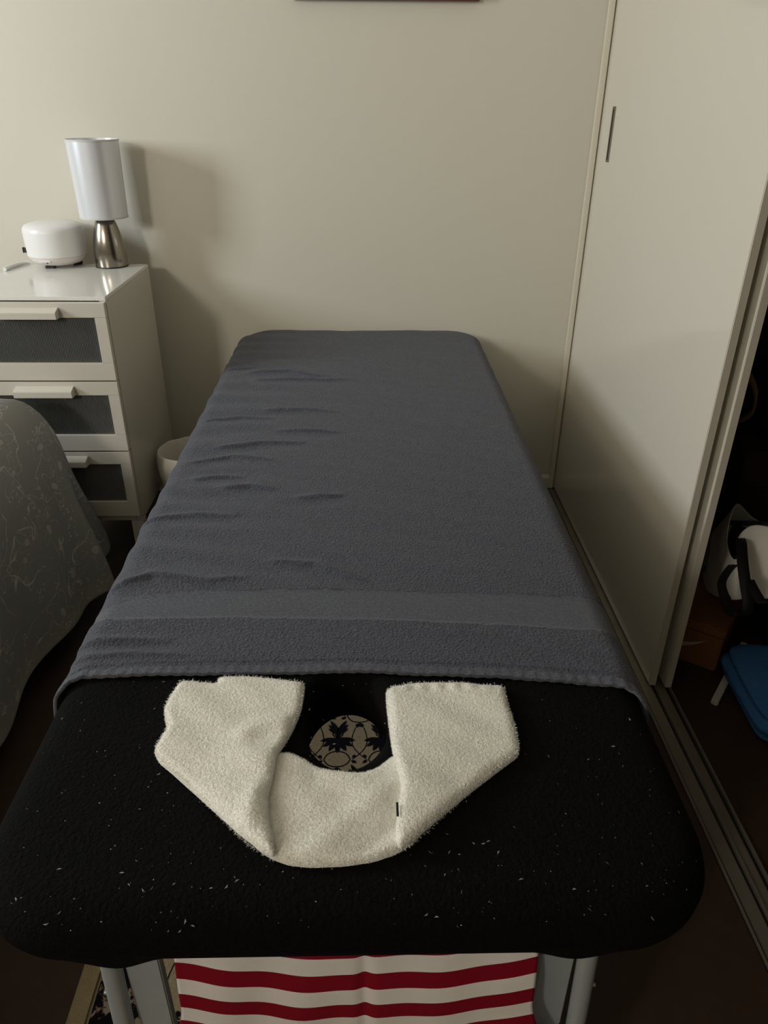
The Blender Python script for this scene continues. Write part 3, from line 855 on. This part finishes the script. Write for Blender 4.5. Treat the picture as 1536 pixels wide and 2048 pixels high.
for j in range(nv_g):
    fy = j / (nv_g - 1)
    for i in range(nu):
        # plan position
        x_l = gcx + ss[i] * ghw
        y0 = poly_lerp(HEM_T, x_l)
        fy2 = fy ** 1.25
        y = y0 + (GY1 - y0) * (1 - (1 - fy2) ** 1.08)
        hw_ = ghw
        if y > GY1 - GRC:
            hw_ = ghw - (GRC - math.sqrt(max(0, GRC ** 2 - (y - GY1 + GRC) ** 2)))
        x = gcx + ss[i] * hw_
        # distance to the outline
        qx, qy = abs(x - gcx) - (ghw - GRC), y - (GY1 - GRC)
        if qx > 0 and qy > 0:
            d = GRC - math.hypot(qx, qy)
        else:
            d = min(ghw - abs(x - gcx), GY1 - y)
        d = max(d, 0)
        z = GZ
        if d < RE:
            z -= 0.031 * (1 - math.sqrt(max(0, 1 - ((RE - d) / RE) ** 2)))
        hgt = 0.0
        if x < 0.03:
            for Pp in RIDGES:
                if abs(y - Pp[0][1]) > 0.08:
                    continue
                dd, tt, sg = seg_info(Pp, x, y)
                if dd < 0.05:
                    a = math.sin(math.pi * min(1, max(0.02, 0.15 + 0.85 * tt))) ** 0.6
                    wd = 0.010 if sg > 0 else 0.0042
                    hgt += 0.0058 * a * math.exp(-(dd / wd) ** 2) - 0.0016 * a * math.exp(-((sg + 0.02) / 0.012) ** 2) * math.exp(-(max(0, dd - abs(sg)) / 0.02) ** 2) * (1 if dd < 0.045 else 0)
        hgt += 0.0012 * wob(x * 22, y * 30, 0, 1) + 0.0010 * wob(x * 45, y * 60, 0, 13)
        if x < -0.1:
            hgt += 0.0018 * smooth01((-0.1 - x) / 0.2) * math.sin(y * 74 + wob(x * 6, y * 6, 0, 4) * 2.5)
        bf, bn_ = poly_lerp(BAND_F, x), poly_lerp(BAND_N, x)
        bnd = 1.0 if bn_ < y < bf else 0.0
        e_ = min(abs(y - bf), abs(y - bn_))
        if bnd:
            hgt = hgt * 0.4 - 0.0012 * smooth01(e_ / 0.006)
        hem_d = y - y0
        hb = 1.0 if hem_d < 0.013 else 0.0
        if hb:
            hgt += 0.0008 * math.sin(x * 420)
        elif hem_d < 0.02:
            hgt -= 0.0012
        zz2 = z + max(hgt, -0.0035)
        gv.append((x, y, zz2))
        gband.append(max(bnd, hb * 0.7))
gf = []
for j in range(nv_g - 1):
    for i in range(nu - 1):
        gf.append((j * nu + i, j * nu + i + 1, (j + 1) * nu + i + 1, (j + 1) * nu + i))
# hanging sides
bl = [j * nu for j in range(nv_g)] + [(nv_g - 1) * nu + i for i in range(1, nu)] + [j * nu + nu - 1 for j in range(nv_g - 2, -1, -1)]
prevrow = bl
for k, (dz, dout) in enumerate(((0.012, 0.002), (0.026, 0.003), (0.042, 0.003), (0.058, 0.003), (0.075, 0.004), (0.092, 0.005))):
    row = []
    for q, vi in enumerate(bl):
        x, y, z = gv[vi]
        left = x < gcx - 0.2 and y < GY1 - GRC
        fx_ = dout * (-1 if x < gcx else 1) * (1 if y < GY1 - 0.02 else 0.3)
        fy_ = dout * (1 if y > GY1 - GRC else 0)
        w_ = k / 5.0
        if left:
            b1 = math.exp(-((y - 0.845) / 0.022) ** 2) + 0.85 * math.exp(-((y - 0.735) / 0.035) ** 2)
            fx_ -= 0.016 * b1 * min(1, w_ * 2 + 0.5) + 0.004 * w_ * (0.5 + 0.5 * wob(y * 24, 0, 0, 15))
        row.append(len(gv))
        gv.append((x + fx_, y + fy_ - (0.012 * w_ if j == 0 else 0), GZ - 0.031 - dz * (1.0 + 0.15 * wob(y * 9, x * 9, 0, 3)) * (1.1 if left else 0.8)))
        gband.append(0.0)
    for a in range(len(bl) - 1):
        gf.append((prevrow[a], prevrow[a + 1], row[a + 1], row[a]))
    prevrow = row
me = bpy.data.meshes.new('grey_towel')
me.from_pydata(gv, [], gf)
at_ = me.attributes.new('band', 'FLOAT', 'POINT')
at_.data.foreach_set('value', gband)
bm = bmesh.new(); bm.from_mesh(me); bmesh.ops.recalc_face_normals(bm, faces=bm.faces); bm.to_mesh(me); bm.free()
gt = link_mesh('grey_towel', me, M['gtowel'])
s_ = gt.modifiers.new('thickness', 'SOLIDIFY'); s_.thickness = 0.0045; s_.offset = -1
tag(gt, 'large slate grey bath towel spread over most of the massage table', 'towel')

# ------------------------------------------------------------------ cream face towel folded round the hole
def resample(P, step):
    out = []
    for a, b in zip(P, P[1:] + P[:1]):
        n = max(1, int(math.dist(a, b) / step))
        for k in range(n):
            out.append((a[0] + (b[0] - a[0]) * k / n, a[1] + (b[1] - a[1]) * k / n))
    return out


def chaikin(P):
    out = []
    for a, b in zip(P, P[1:] + P[:1]):
        if math.dist(a, b) < 0.004:
            out += [a]
            continue
        out += [(a[0] * .85 + b[0] * .15, a[1] * .85 + b[1] * .15), (a[0] * .15 + b[0] * .85, a[1] * .15 + b[1] * .85)]
    return out


def cloth_piece(name, poly, zfun, base, thick, parent, step=0.0032, edge_r=0.009):
    B = resample(chaikin(poly), 0.0026)
    Bn = np.array(B)
    x0, y0 = Bn.min(0); x1, y1 = Bn.max(0)
    gx, gy = np.meshgrid(np.arange(x0, x1, step), np.arange(y0, y1, step))
    G = np.stack([gx.ravel(), gy.ravel()], 1) + nrg.uniform(-0.25, 0.25, (gx.size, 2)) * step
    A_, B_ = Bn, np.roll(Bn, -1, 0)
    inside = np.zeros(len(G), bool)
    dist = np.full(len(G), 9.0)
    for a, b in zip(A_, B_):
        c = ((a[1] > G[:, 1]) != (b[1] > G[:, 1]))
        with np.errstate(divide='ignore', invalid='ignore'):
            xi = (b[0] - a[0]) * (G[:, 1] - a[1]) / (b[1] - a[1] + 1e-12) + a[0]
        inside ^= c & (G[:, 0] < xi)
        ab = b - a
        t = np.clip(((G - a) @ ab) / (ab @ ab + 1e-12), 0, 1)
        dist = np.minimum(dist, np.linalg.norm(G - (a + t[:, None] * ab), axis=1))
    keep = inside & (dist > 0.0012)
    G, dist = G[keep], dist[keep]
    nb_ = len(B)
    co = [Vector(p) for p in B] + [Vector(p) for p in G]
    ed = [(i, (i + 1) % nb_) for i in range(nb_)]
    v2, e2, f2, ov, oe, of = delaunay_2d_cdt(co, ed, [], 1, 1e-6)
    dd = [0.0] * nb_ + list(dist)
    verts = []
    for v, org in zip(v2, ov):
        d = dd[org[0]] if org else 0.0
        e = 1 - min(d / edge_r, 1)
        prof_ = math.sqrt(max(0, 1 - e * e))
        bz = base(v.x, v.y)
        verts.append((v.x, v.y, bz + 0.0015 + (thick * (0.35 + 0.65 * prof_)) + zfun(v.x, v.y, d) * smooth01(d / 0.012)))
    faces = [tuple(f) for f in f2]
    # skirt
    inv = {}
    for k, org in enumerate(ov):
        for q in org:
            inv.setdefault(q, k)
    n0 = len(verts)
    for i in range(nb_):
        x, y = B[i]
        verts.append((x, y, base(x, y) + 0.0005))
    for i in range(nb_):
        k = (i + 1) % nb_
        if i in inv and k in inv:
            faces.append((inv[i], inv[k], n0 + k, n0 + i))
    me_ = bpy.data.meshes.new(name)
    me_.from_pydata(verts, [], faces)
    bm_ = bmesh.new(); bm_.from_mesh(me_); bmesh.ops.recalc_face_normals(bm_, faces=bm_.faces)
    up = sum(f.normal.z for f in bm_.faces)
    if up < 0:
        bmesh.ops.reverse_faces(bm_, faces=bm_.faces)
    bm_.to_mesh(me_); bm_.free()
    return link_mesh(name, me_, M['wtowel'], parent), B, verts, faces


def pile(name, data, parent, count, l0, l1, wid):
    """short terry loops standing on the cloth, one mesh"""
    o_, B, verts, faces = data
    V = np.array(verts)
    tri = np.array([f[:3] for f in faces])
    a, b, c = V[tri[:, 0]], V[tri[:, 1]], V[tri[:, 2]]
    nrm = np.cross(b - a, c - a)
    ar = np.linalg.norm(nrm, axis=1) / 2
    nrm = nrm / (np.linalg.norm(nrm, axis=1)[:, None] + 1e-12)
    nrm[nrm[:, 2] < 0] *= -1
    # skirts keep their sideways normal pointing out of the piece
    cen = V[:, :2].mean(0)
    idx = nrg.choice(len(tri), count, p=(ar / ar.sum()))
    r1, r2 = nrg.random(count), nrg.random(count)
    fl = r1 + r2 > 1
    r1[fl], r2[fl] = 1 - r1[fl], 1 - r2[fl]
    P = a[idx] + (b[idx] - a[idx]) * r1[:, None] + (c[idx] - a[idx]) * r2[:, None]
    Nn = nrm[idx]
    D = Nn + nrg.normal(0, 0.55, (count, 3))
    side = np.abs(Nn[:, 2]) < 0.35
    outw = np.concatenate([P[:, :2] - cen, np.zeros((count, 1))], 1)
    outw /= np.linalg.norm(outw, axis=1)[:, None]
    D[side] = outw[side] + nrg.normal(0, 0.45, (side.sum(), 3))
    D /= np.linalg.norm(D, axis=1)[:, None]
    T = np.cross(D, nrg.normal(0, 1, (count, 3)))
    T /= np.linalg.norm(T, axis=1)[:, None]
    L_ = nrg.uniform(l0, l1, count)[:, None]
    v = np.stack([P - T * wid, P + T * wid, P + D * L_], 1).reshape(-1, 3)
    f = np.arange(count * 3).reshape(-1, 3)
    # longer loops along the outline give the fuzzy edge
    Bn = np.array(B)
    nB = len(Bn)
    ne = nB * 9
    bi = nrg.integers(0, nB, ne)
    fr_ = nrg.random((ne, 1))
    E2 = Bn[bi] * (1 - fr_) + Bn[(bi + 1) % nB] * fr_
    dirn = E2 - cen
    tang = Bn[(bi + 1) % nB] - Bn[bi]
    nout = np.stack([tang[:, 1], -tang[:, 0]], 1)
    nout /= np.linalg.norm(nout, axis=1)[:, None] + 1e-9
    nout[(nout * dirn).sum(1) < 0] *= -1
    Pe = np.concatenate([E2 - nout * 0.0012, (TZ + nrg.uniform(0.003, 0.011, ne))[:, None]], 1)
    De = np.concatenate([nout, nrg.uniform(-0.3, 0.5, (ne, 1))], 1) + nrg.normal(0, 0.4, (ne, 3))
    De /= np.linalg.norm(De, axis=1)[:, None]
    Te = np.cross(De, nrg.normal(0, 1, (ne, 3)))
    Te /= np.linalg.norm(Te, axis=1)[:, None]
    ve = np.stack([Pe - Te * wid * 1.6, Pe + Te * wid * 1.6, Pe + De * nrg.uniform(0.0014, 0.0034, ne)[:, None]], 1)
    # none where the cloth dips into the face hole
    ve = ve[~((np.abs(E2[:, 0] + 0.022) < 0.085) & (E2[:, 1] > 0.53) & (E2[:, 1] < 0.58))].reshape(-1, 3)
    v = np.concatenate([v, ve])
    f = np.arange(len(v)).reshape(-1, 3)
    me_ = bpy.data.meshes.new(name)
    me_.from_pydata(v.tolist(), [], f.tolist())
    q = link_mesh(name, me_, M['pile'], parent, smooth=False)
    return tag(q, kind='stuff')


ft = tag(empty('face_towel', (0, 0, 0)), 'cream terry face towel folded in a U round the face hole', 'towel')


def base0(x, y):
    return TZ + 0.0005


def base_mid(x, y):
    # the middle sinks a little where it bridges the hole
    return TZ + 0.0005 - 0.012 * smooth01((y - 0.535) / 0.03) * math.exp(-((x + 0.02) / 0.035) ** 2)


def z_mid(x, y, d):
    return 0.003 * math.exp(-(((x - 0.02) * 0.7 + (y - 0.52) * -0.7) / 0.013) ** 2) - 0.003 * math.exp(-(((x - 0.045) * 0.75 + (y - 0.50) * -0.66) / 0.010) ** 2) + 0.0014 * wob(x * 60, y * 60, 0, 2) - 0.002 * math.exp(-((x + 0.055) / 0.012) ** 2 - ((y - 0.54) / 0.02) ** 2)


def z_left(x, y, d):
    r = math.hypot(x + 0.098, (y - 0.545) * 0.85)
    ang = math.atan2(y - 0.545, x + 0.098)
    s = 0.0040 * math.exp(-((r - 0.052) / 0.011) ** 2) * (smooth01((ang - 0.5) / 0.5) * smooth01((2.6 - ang) / 0.5))
    s -= 0.0016 * math.exp(-((r - 0.034) / 0.014) ** 2) * smooth01((ang - 0.3) / 0.5) * smooth01((2.6 - ang) / 0.5)
    s += 0.004 * math.exp(-((x + 0.112 - (y - 0.49) * 0.1) / 0.010) ** 2) * smooth01((0.535 - y) / 0.03)
    return s + 0.0016 * wob(x * 55, y * 55, 0, 7)


def z_right(x, y, d):
    return 0.0014 * wob(x * 50, y * 50, 0, 9) + 0.0012 * math.sin(x * 330) * smooth01((y - 0.652) / 0.01) + 0.002 * math.exp(-((y - 0.60 + 0.25 * (x - 0.09)) / 0.02) ** 2)


md = cloth_piece('middle_fold', WT_M, z_mid, base_mid, 0.0085, ft)
pile('terry_pile', md, md[0], 34000, 0.0009, 0.0024, 0.00018)


def base1(x, y):
    return TZ + 0.0008 + 0.0085 * smooth01((0.615 - y) / 0.07) * smooth01((x + 0.185) / 0.08) if x < 0 else TZ + 0.0008 + 0.0085 * smooth01((0.625 - y) / 0.09) * smooth01((0.135 - x) / 0.10)


lf = cloth_piece('left_flap', WT_L, z_left, base1, 0.010, ft)
pile('terry_pile', lf, lf[0], 34000, 0.0008, 0.0020, 0.00018)
rf = cloth_piece('right_flap', WT_R, z_right, base1, 0.010, ft)
pile('terry_pile', rf, rf[0], 34000, 0.0008, 0.0020, 0.00018)
MB().box(0.0262, 0.0285, 0.476, 0.492, TZ + 0.0205, TZ + 0.0213).build('stitched_tag', M['strap'], ft, bevel=0.0002)

# ------------------------------------------------------------------ rug under the table
RXC, RX0, RX1 = -0.105, -0.427, 0.217
rg = tag(empty('rug', (RXC, 0.85, 0)), 'patterned rug with cream edge lying under the massage table', 'rug')
MB().box(RX0 + 0.032 - RXC, RX1 - 0.032 - RXC, -0.60, 0.62, 0.0005, 0.009).build('woven_field', M['rug'], rg, bevel=0.002)
for s in (-1, 1):
    MB().box(*sorted((s * 0.322, s * 0.2905)), -0.60, 0.62, 0.0005, 0.011).build('edge_binding', M['binding'], rg, bevel=0.004, seg=3)
mo = MB()


def ribbon(pts, w0, w1, z):
    n = len(pts)
    L_, R_ = [], []
    for i, p in enumerate(pts):
        a, b = pts[max(0, i - 1)], pts[min(n - 1, i + 1)]
        dx, dy = b[0] - a[0], b[1] - a[1]
        l = math.hypot(dx, dy) + 1e-9
        w_ = w0 + (w1 - w0) * i / (n - 1)
        L_.append((p[0] - dy / l * w_, p[1] + dx / l * w_, z))
        R_.append((p[0] + dy / l * w_, p[1] - dx / l * w_, z))
    mo.add(L_ + R_, [(i, i + 1, n + i + 1, n + i) for i in range(n - 1)])


def petal(cx, cy, a, l, w_, z, hollow=False):
    pts = []
    for k in range(9):
        t = k / 8
        pts.append((t * l, w_ * math.sin(math.pi * min(1, t * 1.02)) ** 0.8 * (0.6 + 0.6 * t)))
    out = pts + [(p[0], -p[1]) for p in pts[-2:0:-1]]
    ca, sa = math.cos(a), math.sin(a)
    q = [(cx + p[0] * ca - p[1] * sa, cy + p[0] * sa + p[1] * ca) for p in out]
    if hollow:
        ribbon(q + [q[0]], 0.0012, 0.0012, z)
    else:
        mo.add([(p[0], p[1], z) for p in q], [tuple(range(len(q)))])


def palmette(cx, cy, s, rot=0.0):
    z = 0.0097
    for k in range(7):
        a = rot - math.pi / 2 + (k - 3) * 0.46
        petal(cx, cy, a, 0.036 * s * (1 - 0.03 * abs(k - 3)), 0.0055 * s, z + 0.0001 * k)
    for sg in (-1, 1):
        for k in range(3):
            a = rot + math.pi / 2 + sg * (0.95 - 0.22 * k)
            petal(cx + sg * 0.006 * s, cy + 0.006 * s, a, (0.030 + 0.007 * k) * s, 0.0042 * s, z + 0.0008 + 0.0001 * k)
    petal(cx, cy, rot + math.pi / 2, 0.026 * s, 0.0055 * s, z, hollow=True)
    petal(cx, cy, rot + math.pi / 2 + 0.5, 0.018 * s, 0.004 * s, z, hollow=True)
    petal(cx, cy, rot + math.pi / 2 - 0.5, 0.018 * s, 0.004 * s, z, hollow=True)


def arcs_(x0, y0, x1, y1, bow, n=10):
    dx, dy = x1 - x0, y1 - y0
    return [(x0 + dx * t / n - dy * bow * math.sin(math.pi * t / n), y0 + dy * t / n + dx * bow * math.sin(math.pi * t / n)) for t in range(n + 1)]


px_, py_ = 0.088, 0.118
for iy in range(-5, 6):
    for ix in range(-2, 3):
        x = 0.043 + ix * px_ + (px_ / 2 if iy % 2 else 0)
        y = 0.262 + iy * py_
        if abs(x) > 0.185 or not -0.57 < y < 0.585:
            continue
        palmette(x, y, 1.1)
        # vines: a diamond under each flower, little buds at its corners
        b = (x, y - 0.034)
        for sg in (-1, 1):
            ribbon(arcs_(b[0], b[1], x + sg * 0.026, y - 0.056, 0.18 * sg), 0.0015, 0.0010, 0.0097)
            ribbon(arcs_(x + sg * 0.026, y - 0.056, x, y - 0.074, 0.18 * sg), 0.0010, 0.0015, 0.0097)
            petal(x + sg * 0.028, y - 0.058, -0.6 * sg + (0 if sg > 0 else math.pi), 0.012, 0.004, 0.0098)
            petal(x + sg * 0.030, y - 0.052, 0.9 * sg + (0 if sg > 0 else math.pi), 0.010, 0.0035, 0.0099)
            ribbon(arcs_(x + sg * 0.03, y - 0.056, x + sg * 0.052, y + 0.03, -0.2 * sg), 0.0010, 0.0008, 0.0097)
        petal(x, y - 0.076, -math.pi / 2 - 0.5, 0.014, 0.005, 0.0098)
        petal(x, y - 0.076, -math.pi / 2 + 0.5, 0.014, 0.005, 0.0099)
tag(mo.build('woven_motifs', M['navy'], rg, smooth=False), kind='stuff')

# ------------------------------------------------------------------ things in the closet
# orange brown box
bx = tag(empty('shoe_box', (0.832, 1.470, 0), math.radians(-36)), 'orange-brown cardboard box lying below the white tote in the closet', 'box')
MB().box(-0.063, 0.063, -0.15, 0.15, 0.0, 0.095).build('box_body', M['brownbox'], bx, bevel=0.003)
MB().box(-0.065, 0.065, -0.1525, 0.1525, 0.0955, 0.118).build('box_lid', M['brownbox'], bx, bevel=0.003)
# the pale curved mark on the end
o_, i_ = [], []
for k in range(13):
    t = k / 12
    o_.append((-0.055 + 0.085 * t, 0.032 + 0.03 * (t - 0.25) ** 2 * 1.6 + 0.018 * t))
    i_.append((-0.055 + 0.085 * t, 0.032 + 0.03 * (t - 0.25) ** 2 * 1.6 + 0.018 * t + 0.016 * math.sin(math.pi * t) ** 0.7 * (1 - 0.6 * t)))
MB().prism(o_ + i_[-2:0:-1], 'y', -0.1512, -0.1501).build('printed_mark', M['mark'], bx, smooth=False)

# white tote bag: lofted from mouth to base
def un(u, v, x):
    d = F + RV * ((u - 768) / FPX) - UV * ((v - 1024) / FPX)
    t = x / d.x
    return Vector((d.x * t, d.y * t, 1.15 + d.z * t))


tb = tag(empty('tote_bag', (0.92, 1.52, 0.12)), 'white canvas tote bag with black handles slumped open in the closet', 'bag')
mouth = [un(*p) for p in ((1470, 1127, 0.800), (1457, 1105, 0.812), (1453, 1080, 0.828), (1457, 1050, 0.848), (1464, 1024, 0.872), (1474, 1000, 0.905),
                          (1492, 1022, 0.955), (1511, 1043, 0.99), (1535, 1043, 1.01), (1570, 1046, 1.0), (1590, 1056, 0.97), (1560, 1060, 0.93),
                          (1536, 1053, 0.905), (1510, 1048, 0.885), (1490, 1056, 0.858), (1473, 1076, 0.833), (1482, 1086, 0.826), (1489, 1100, 0.815))]
basep = [un(*p) for p in ((1462, 1203, 0.800), (1445, 1202, 0.802), (1425, 1195, 0.808), (1408, 1186, 0.818), (1384, 1162, 0.845), (1382, 1120, 0.90),
                          (1430, 1130, 0.96), (1460, 1140, 1.01), (1500, 1145, 1.03), (1550, 1150, 1.03), (1590, 1165, 0.99), (1580, 1190, 0.93),
                          (1556, 1200, 0.90), (1535, 1205, 0.885), (1518, 1204, 0.862), (1500, 1200, 0.838), (1490, 1202, 0.826), (1477, 1204, 0.812))]
nm_ = len(mouth)
tv, tf = [], []
NR = 12
for j in range(NR + 1):
    t = j / NR
    for i in range(nm_):
        p = mouth[i].lerp(basep[i], t)
        cen = sum(basep, Vector()) / nm_
        out = (p - cen); out.z = 0
        p = p + out.normalized() * (0.010 * math.sin(math.pi * t) + 0.005 * wob(i * 1.3, t * 7, 0, 12) * math.sin(math.pi * t))
        tv.append(p - Vector((0.92, 1.52, 0.12)))
for j in range(NR):
    for i in range(nm_):
        k = (i + 1) % nm_
        tf.append((j * nm_ + i, j * nm_ + k, (j + 1) * nm_ + k, (j + 1) * nm_ + i))
tf.append(tuple(NR * nm_ + i for i in range(nm_)))
me = bpy.data.meshes.new('bag_body')
me.from_pydata(tv, [], tf)
bb = link_mesh('bag_body', me, M['tote'], tb)
s_ = bb.modifiers.new('soft', 'SUBSURF'); s_.levels = 2; s_.render_levels = 2
s_ = bb.modifiers.new('thickness', 'SOLIDIFY'); s_.thickness = 0.002; s_.offset = 0


def strap(name, pts, wdir, width, parent, origin, material):
    P = [Vector(p) - Vector(origin) for p in pts]
    n = len(P)
    # smooth the path
    Q = []
    for i in range(n - 1):
        p0, p1, p2, p3 = P[max(i - 1, 0)], P[i], P[i + 1], P[min(i + 2, n - 1)]
        for k in range(6):
            t = k / 6
            Q.append(0.5 * ((2 * p1) + (p2 - p0) * t + (2 * p0 - 5 * p1 + 4 * p2 - p3) * t * t + (3 * p1 - p0 - 3 * p2 + p3) * t ** 3))
    Q.append(P[-1])
    vs3, fs3 = [], []
    for i, q in enumerate(Q):
        wv = Vector(wdir[0]).lerp(Vector(wdir[1]), i / (len(Q) - 1)).normalized()
        vs3 += [q - wv * width / 2, q + wv * width / 2]
    for i in range(len(Q) - 1):
        fs3.append((2 * i, 2 * i + 1, 2 * i + 3, 2 * i + 2))
    me_ = bpy.data.meshes.new(name)
    me_.from_pydata(vs3, [], fs3)
    o2 = link_mesh(name, me_, material, parent)
    s2 = o2.modifiers.new('thickness', 'SOLIDIFY'); s2.thickness = 0.002; s2.offset = 0
    return o2


TO = (0.92, 1.52, 0.12)
side = (RV.x, RV.y, RV.z)
strap('handle', [un(*p) for p in ((1475, 1072, 0.86), (1482, 1084, 0.82), (1484, 1110, 0.80), (1487, 1140, 0.79), (1492, 1175, 0.785), (1496, 1205, 0.785), (1492, 1226, 0.785), (1478, 1232, 0.785), (1462, 1226, 0.785), (1453, 1205, 0.786), (1448, 1185, 0.788), (1446, 1165, 0.79), (1456, 1145, 0.79), (1468, 1130, 0.795))],
      (side, side), 0.024, tb, TO, M['strap'])
strap('handle', [un(*p) for p in ((1460, 1045, 0.86), (1478, 1046, 0.87), (1500, 1046, 0.885), (1520, 1046, 0.895), (1545, 1048, 0.905))], ((0, 0, 1), (0, 0, 1)), 0.012, tb, TO, M['strap'])
strap('handle_end', [un(*p) for p in ((1498, 1160, 0.80), (1508, 1180, 0.795), (1520, 1200, 0.79), (1528, 1206, 0.79))], (side, side), 0.022, tb, TO, M['strap'])
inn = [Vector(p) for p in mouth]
# dark flat sheet set across the bag below its mouth
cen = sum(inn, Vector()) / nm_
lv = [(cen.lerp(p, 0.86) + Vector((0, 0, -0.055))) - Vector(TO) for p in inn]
me = bpy.data.meshes.new('mouth_sheet')
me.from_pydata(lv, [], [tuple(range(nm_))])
lo = link_mesh('mouth_sheet', me, M['strap'], tb, smooth=False)
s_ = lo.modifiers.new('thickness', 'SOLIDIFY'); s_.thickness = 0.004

# grey pouch under the tote
def pouch(u, v):
    a, b = 2 * math.pi * u, math.pi * (v - 0.5)
    ca = math.copysign(abs(math.cos(a)) ** 0.7, math.cos(a)); sa = math.copysign(abs(math.sin(a)) ** 0.7, math.sin(a))
    return (0.06 * ca * math.cos(b) ** 0.6, 0.085 * sa * math.cos(b) ** 0.6, 0.030 * math.sin(b) + 0.002 * wob(a * 2, b * 3, 0, 5))


po = tag(empty('pouch', (0.845, 1.60, 0.151), math.radians(-20)), 'grey fabric pouch wedged between the tote bag and the box', 'pouch')
grid_mesh('pouch_body', 48, 20, pouch, M['grey_cloth'], po, closed_u=True)
MB().tube([(0.012 * math.cos(a) + 0.0, -0.088 - 0.0, 0.005 * math.sin(a)) for a in [k * 0.5236 for k in range(13)]], 0.0012, 6).build('zip_ring', M['black'], po)

# blue towel folded on the closet floor
def fold_slab(hx, hy, h, k, n=5):
    def fn(u, v):
        a = 2 * math.pi * u
        e = 0.22
        cx_ = math.copysign(abs(math.cos(a)) ** e, math.cos(a)); sy_ = math.copysign(abs(math.sin(a)) ** e, math.sin(a))
        b = math.pi * (v - 0.5)
        r = abs(math.cos(b)) ** 0.22
        x, y, z = hx * cx_ * r, hy * sy_ * r, h * 0.5 * (1 + math.copysign(abs(math.sin(b)) ** 0.7, math.sin(b)))
        side_ = 1 - abs(math.sin(b)) ** 4
        g_ = 1 + 0.03 * side_ * math.sin(z / h * 2 * math.pi * n)
        return (x * g_ + 0.005 * wob(y * 14, z * 20, 0, k), y * g_ + 0.005 * wob(x * 14, z * 20, 0, k + 1), z + 0.006 * wob(x * 11, y * 11, 0, k + 2) * z / h)
    return fn


bt = tag(grid_mesh('blue_towel', 96, 40, fold_slab(0.20, 0.125, 0.085, 20, 2.5), M['blue'], None, closed_u=True), 'blue towel folded on the closet floor near the track', 'towel')
bt.location = (0.992, 1.190, 0.0)
bt.rotation_euler = (0, 0, math.radians(-4))

# white bar
wb = tag(MB().box(-0.0075, 0.0075, -0.125, 0.125, 0, 0.014).build('white_bar', M['lacquer'], bevel=0.002), 'slim white bar lying on the closet floor beside the box', 'bar')
wb.location = (0.826, 1.304, 0.0005)
wb.rotation_euler = (0, 0, -math.atan2(0.128, 0.165))

# black bag behind the blue towel
kb = tag(empty('black_bag', (1.085, 1.44, 0), math.radians(-18)), 'black soft bag standing behind the blue towel in the closet', 'bag')
grid_mesh('bag_body', 64, 30, fold_slab(0.13, 0.11, 0.24, 30, 1.0), M['strap'], kb, closed_u=True)
MB().tube([(-0.06, -0.02, 0.22), (-0.055, -0.02, 0.28), (0.0, -0.02, 0.31), (0.055, -0.02, 0.28), (0.06, -0.02, 0.22)], 0.007, 8).build('handle', M['strap'], kb)

# dark boxes at the back of the closet with a tan trimmed handbag on top
for k, (x, y, z, sx1, sy1, h, rz, lab) in enumerate(((1.10, 1.93, 0.0, 0.13, 0.20, 0.26, 2, 'dark brown carton on the closet floor behind the tote bag'), (1.105, 1.92, 0.2605, 0.12, 0.19, 0.10, -3, 'flat dark brown carton stacked on the larger carton'))):
    c_ = tag(empty('carton', (x, y, z), math.radians(rz)), lab, 'box', 'cartons at the back of the closet')
    MB().box(-sx1, sx1, -sy1, sy1, 0, h).build('carton_body', M['darkbox'], c_, bevel=0.003)
    MB().box(-0.02, 0.02, -sy1 - 0.0004, sy1 + 0.0004, h + 0.0001, h + 0.0006).build('tape', M['tan'], c_, smooth=False)
hb_ = tag(empty('handbag', (1.08, 1.93, 0.3612)), 'black handbag with tan trim on the cartons in the closet', 'bag')
grid_mesh('bag_body', 64, 26, fold_slab(0.055, 0.13, 0.17, 40, 0.5), M['strap'], hb_, closed_u=True)
prof_t = []
for k in range(24):
    a = 2 * math.pi * k / 24
    prof_t.append((-0.064 + 0.006 * math.cos(a * 2), 0.085 * math.cos(a), 0.085 + 0.068 * math.sin(a)))
tv, tf = [], []
for i, p in enumerate(prof_t):
    a = 2 * math.pi * i / 24
    n_ = Vector((0, math.cos(a), math.sin(a)))
    q = Vector(p)
    wdt = 0.008 + 0.007 * max(0, math.sin(a))
    tv += [q - n_ * wdt + Vector((-0.003, 0, 0)), q + n_ * wdt + Vector((-0.003, 0, 0)), q + n_ * wdt + Vector((0.003, 0, 0)), q - n_ * wdt + Vector((0.003, 0, 0))]
for i in range(24):
    k = (i + 1) % 24
    for c in range(4):
        e = (c + 1) % 4
        tf.append((i * 4 + c, i * 4 + e, k * 4 + e, k * 4 + c))
me = bpy.data.meshes.new('tan_trim')
me.from_pydata(tv, [], tf)
link_mesh('tan_trim', me, M['tan'], hb_)
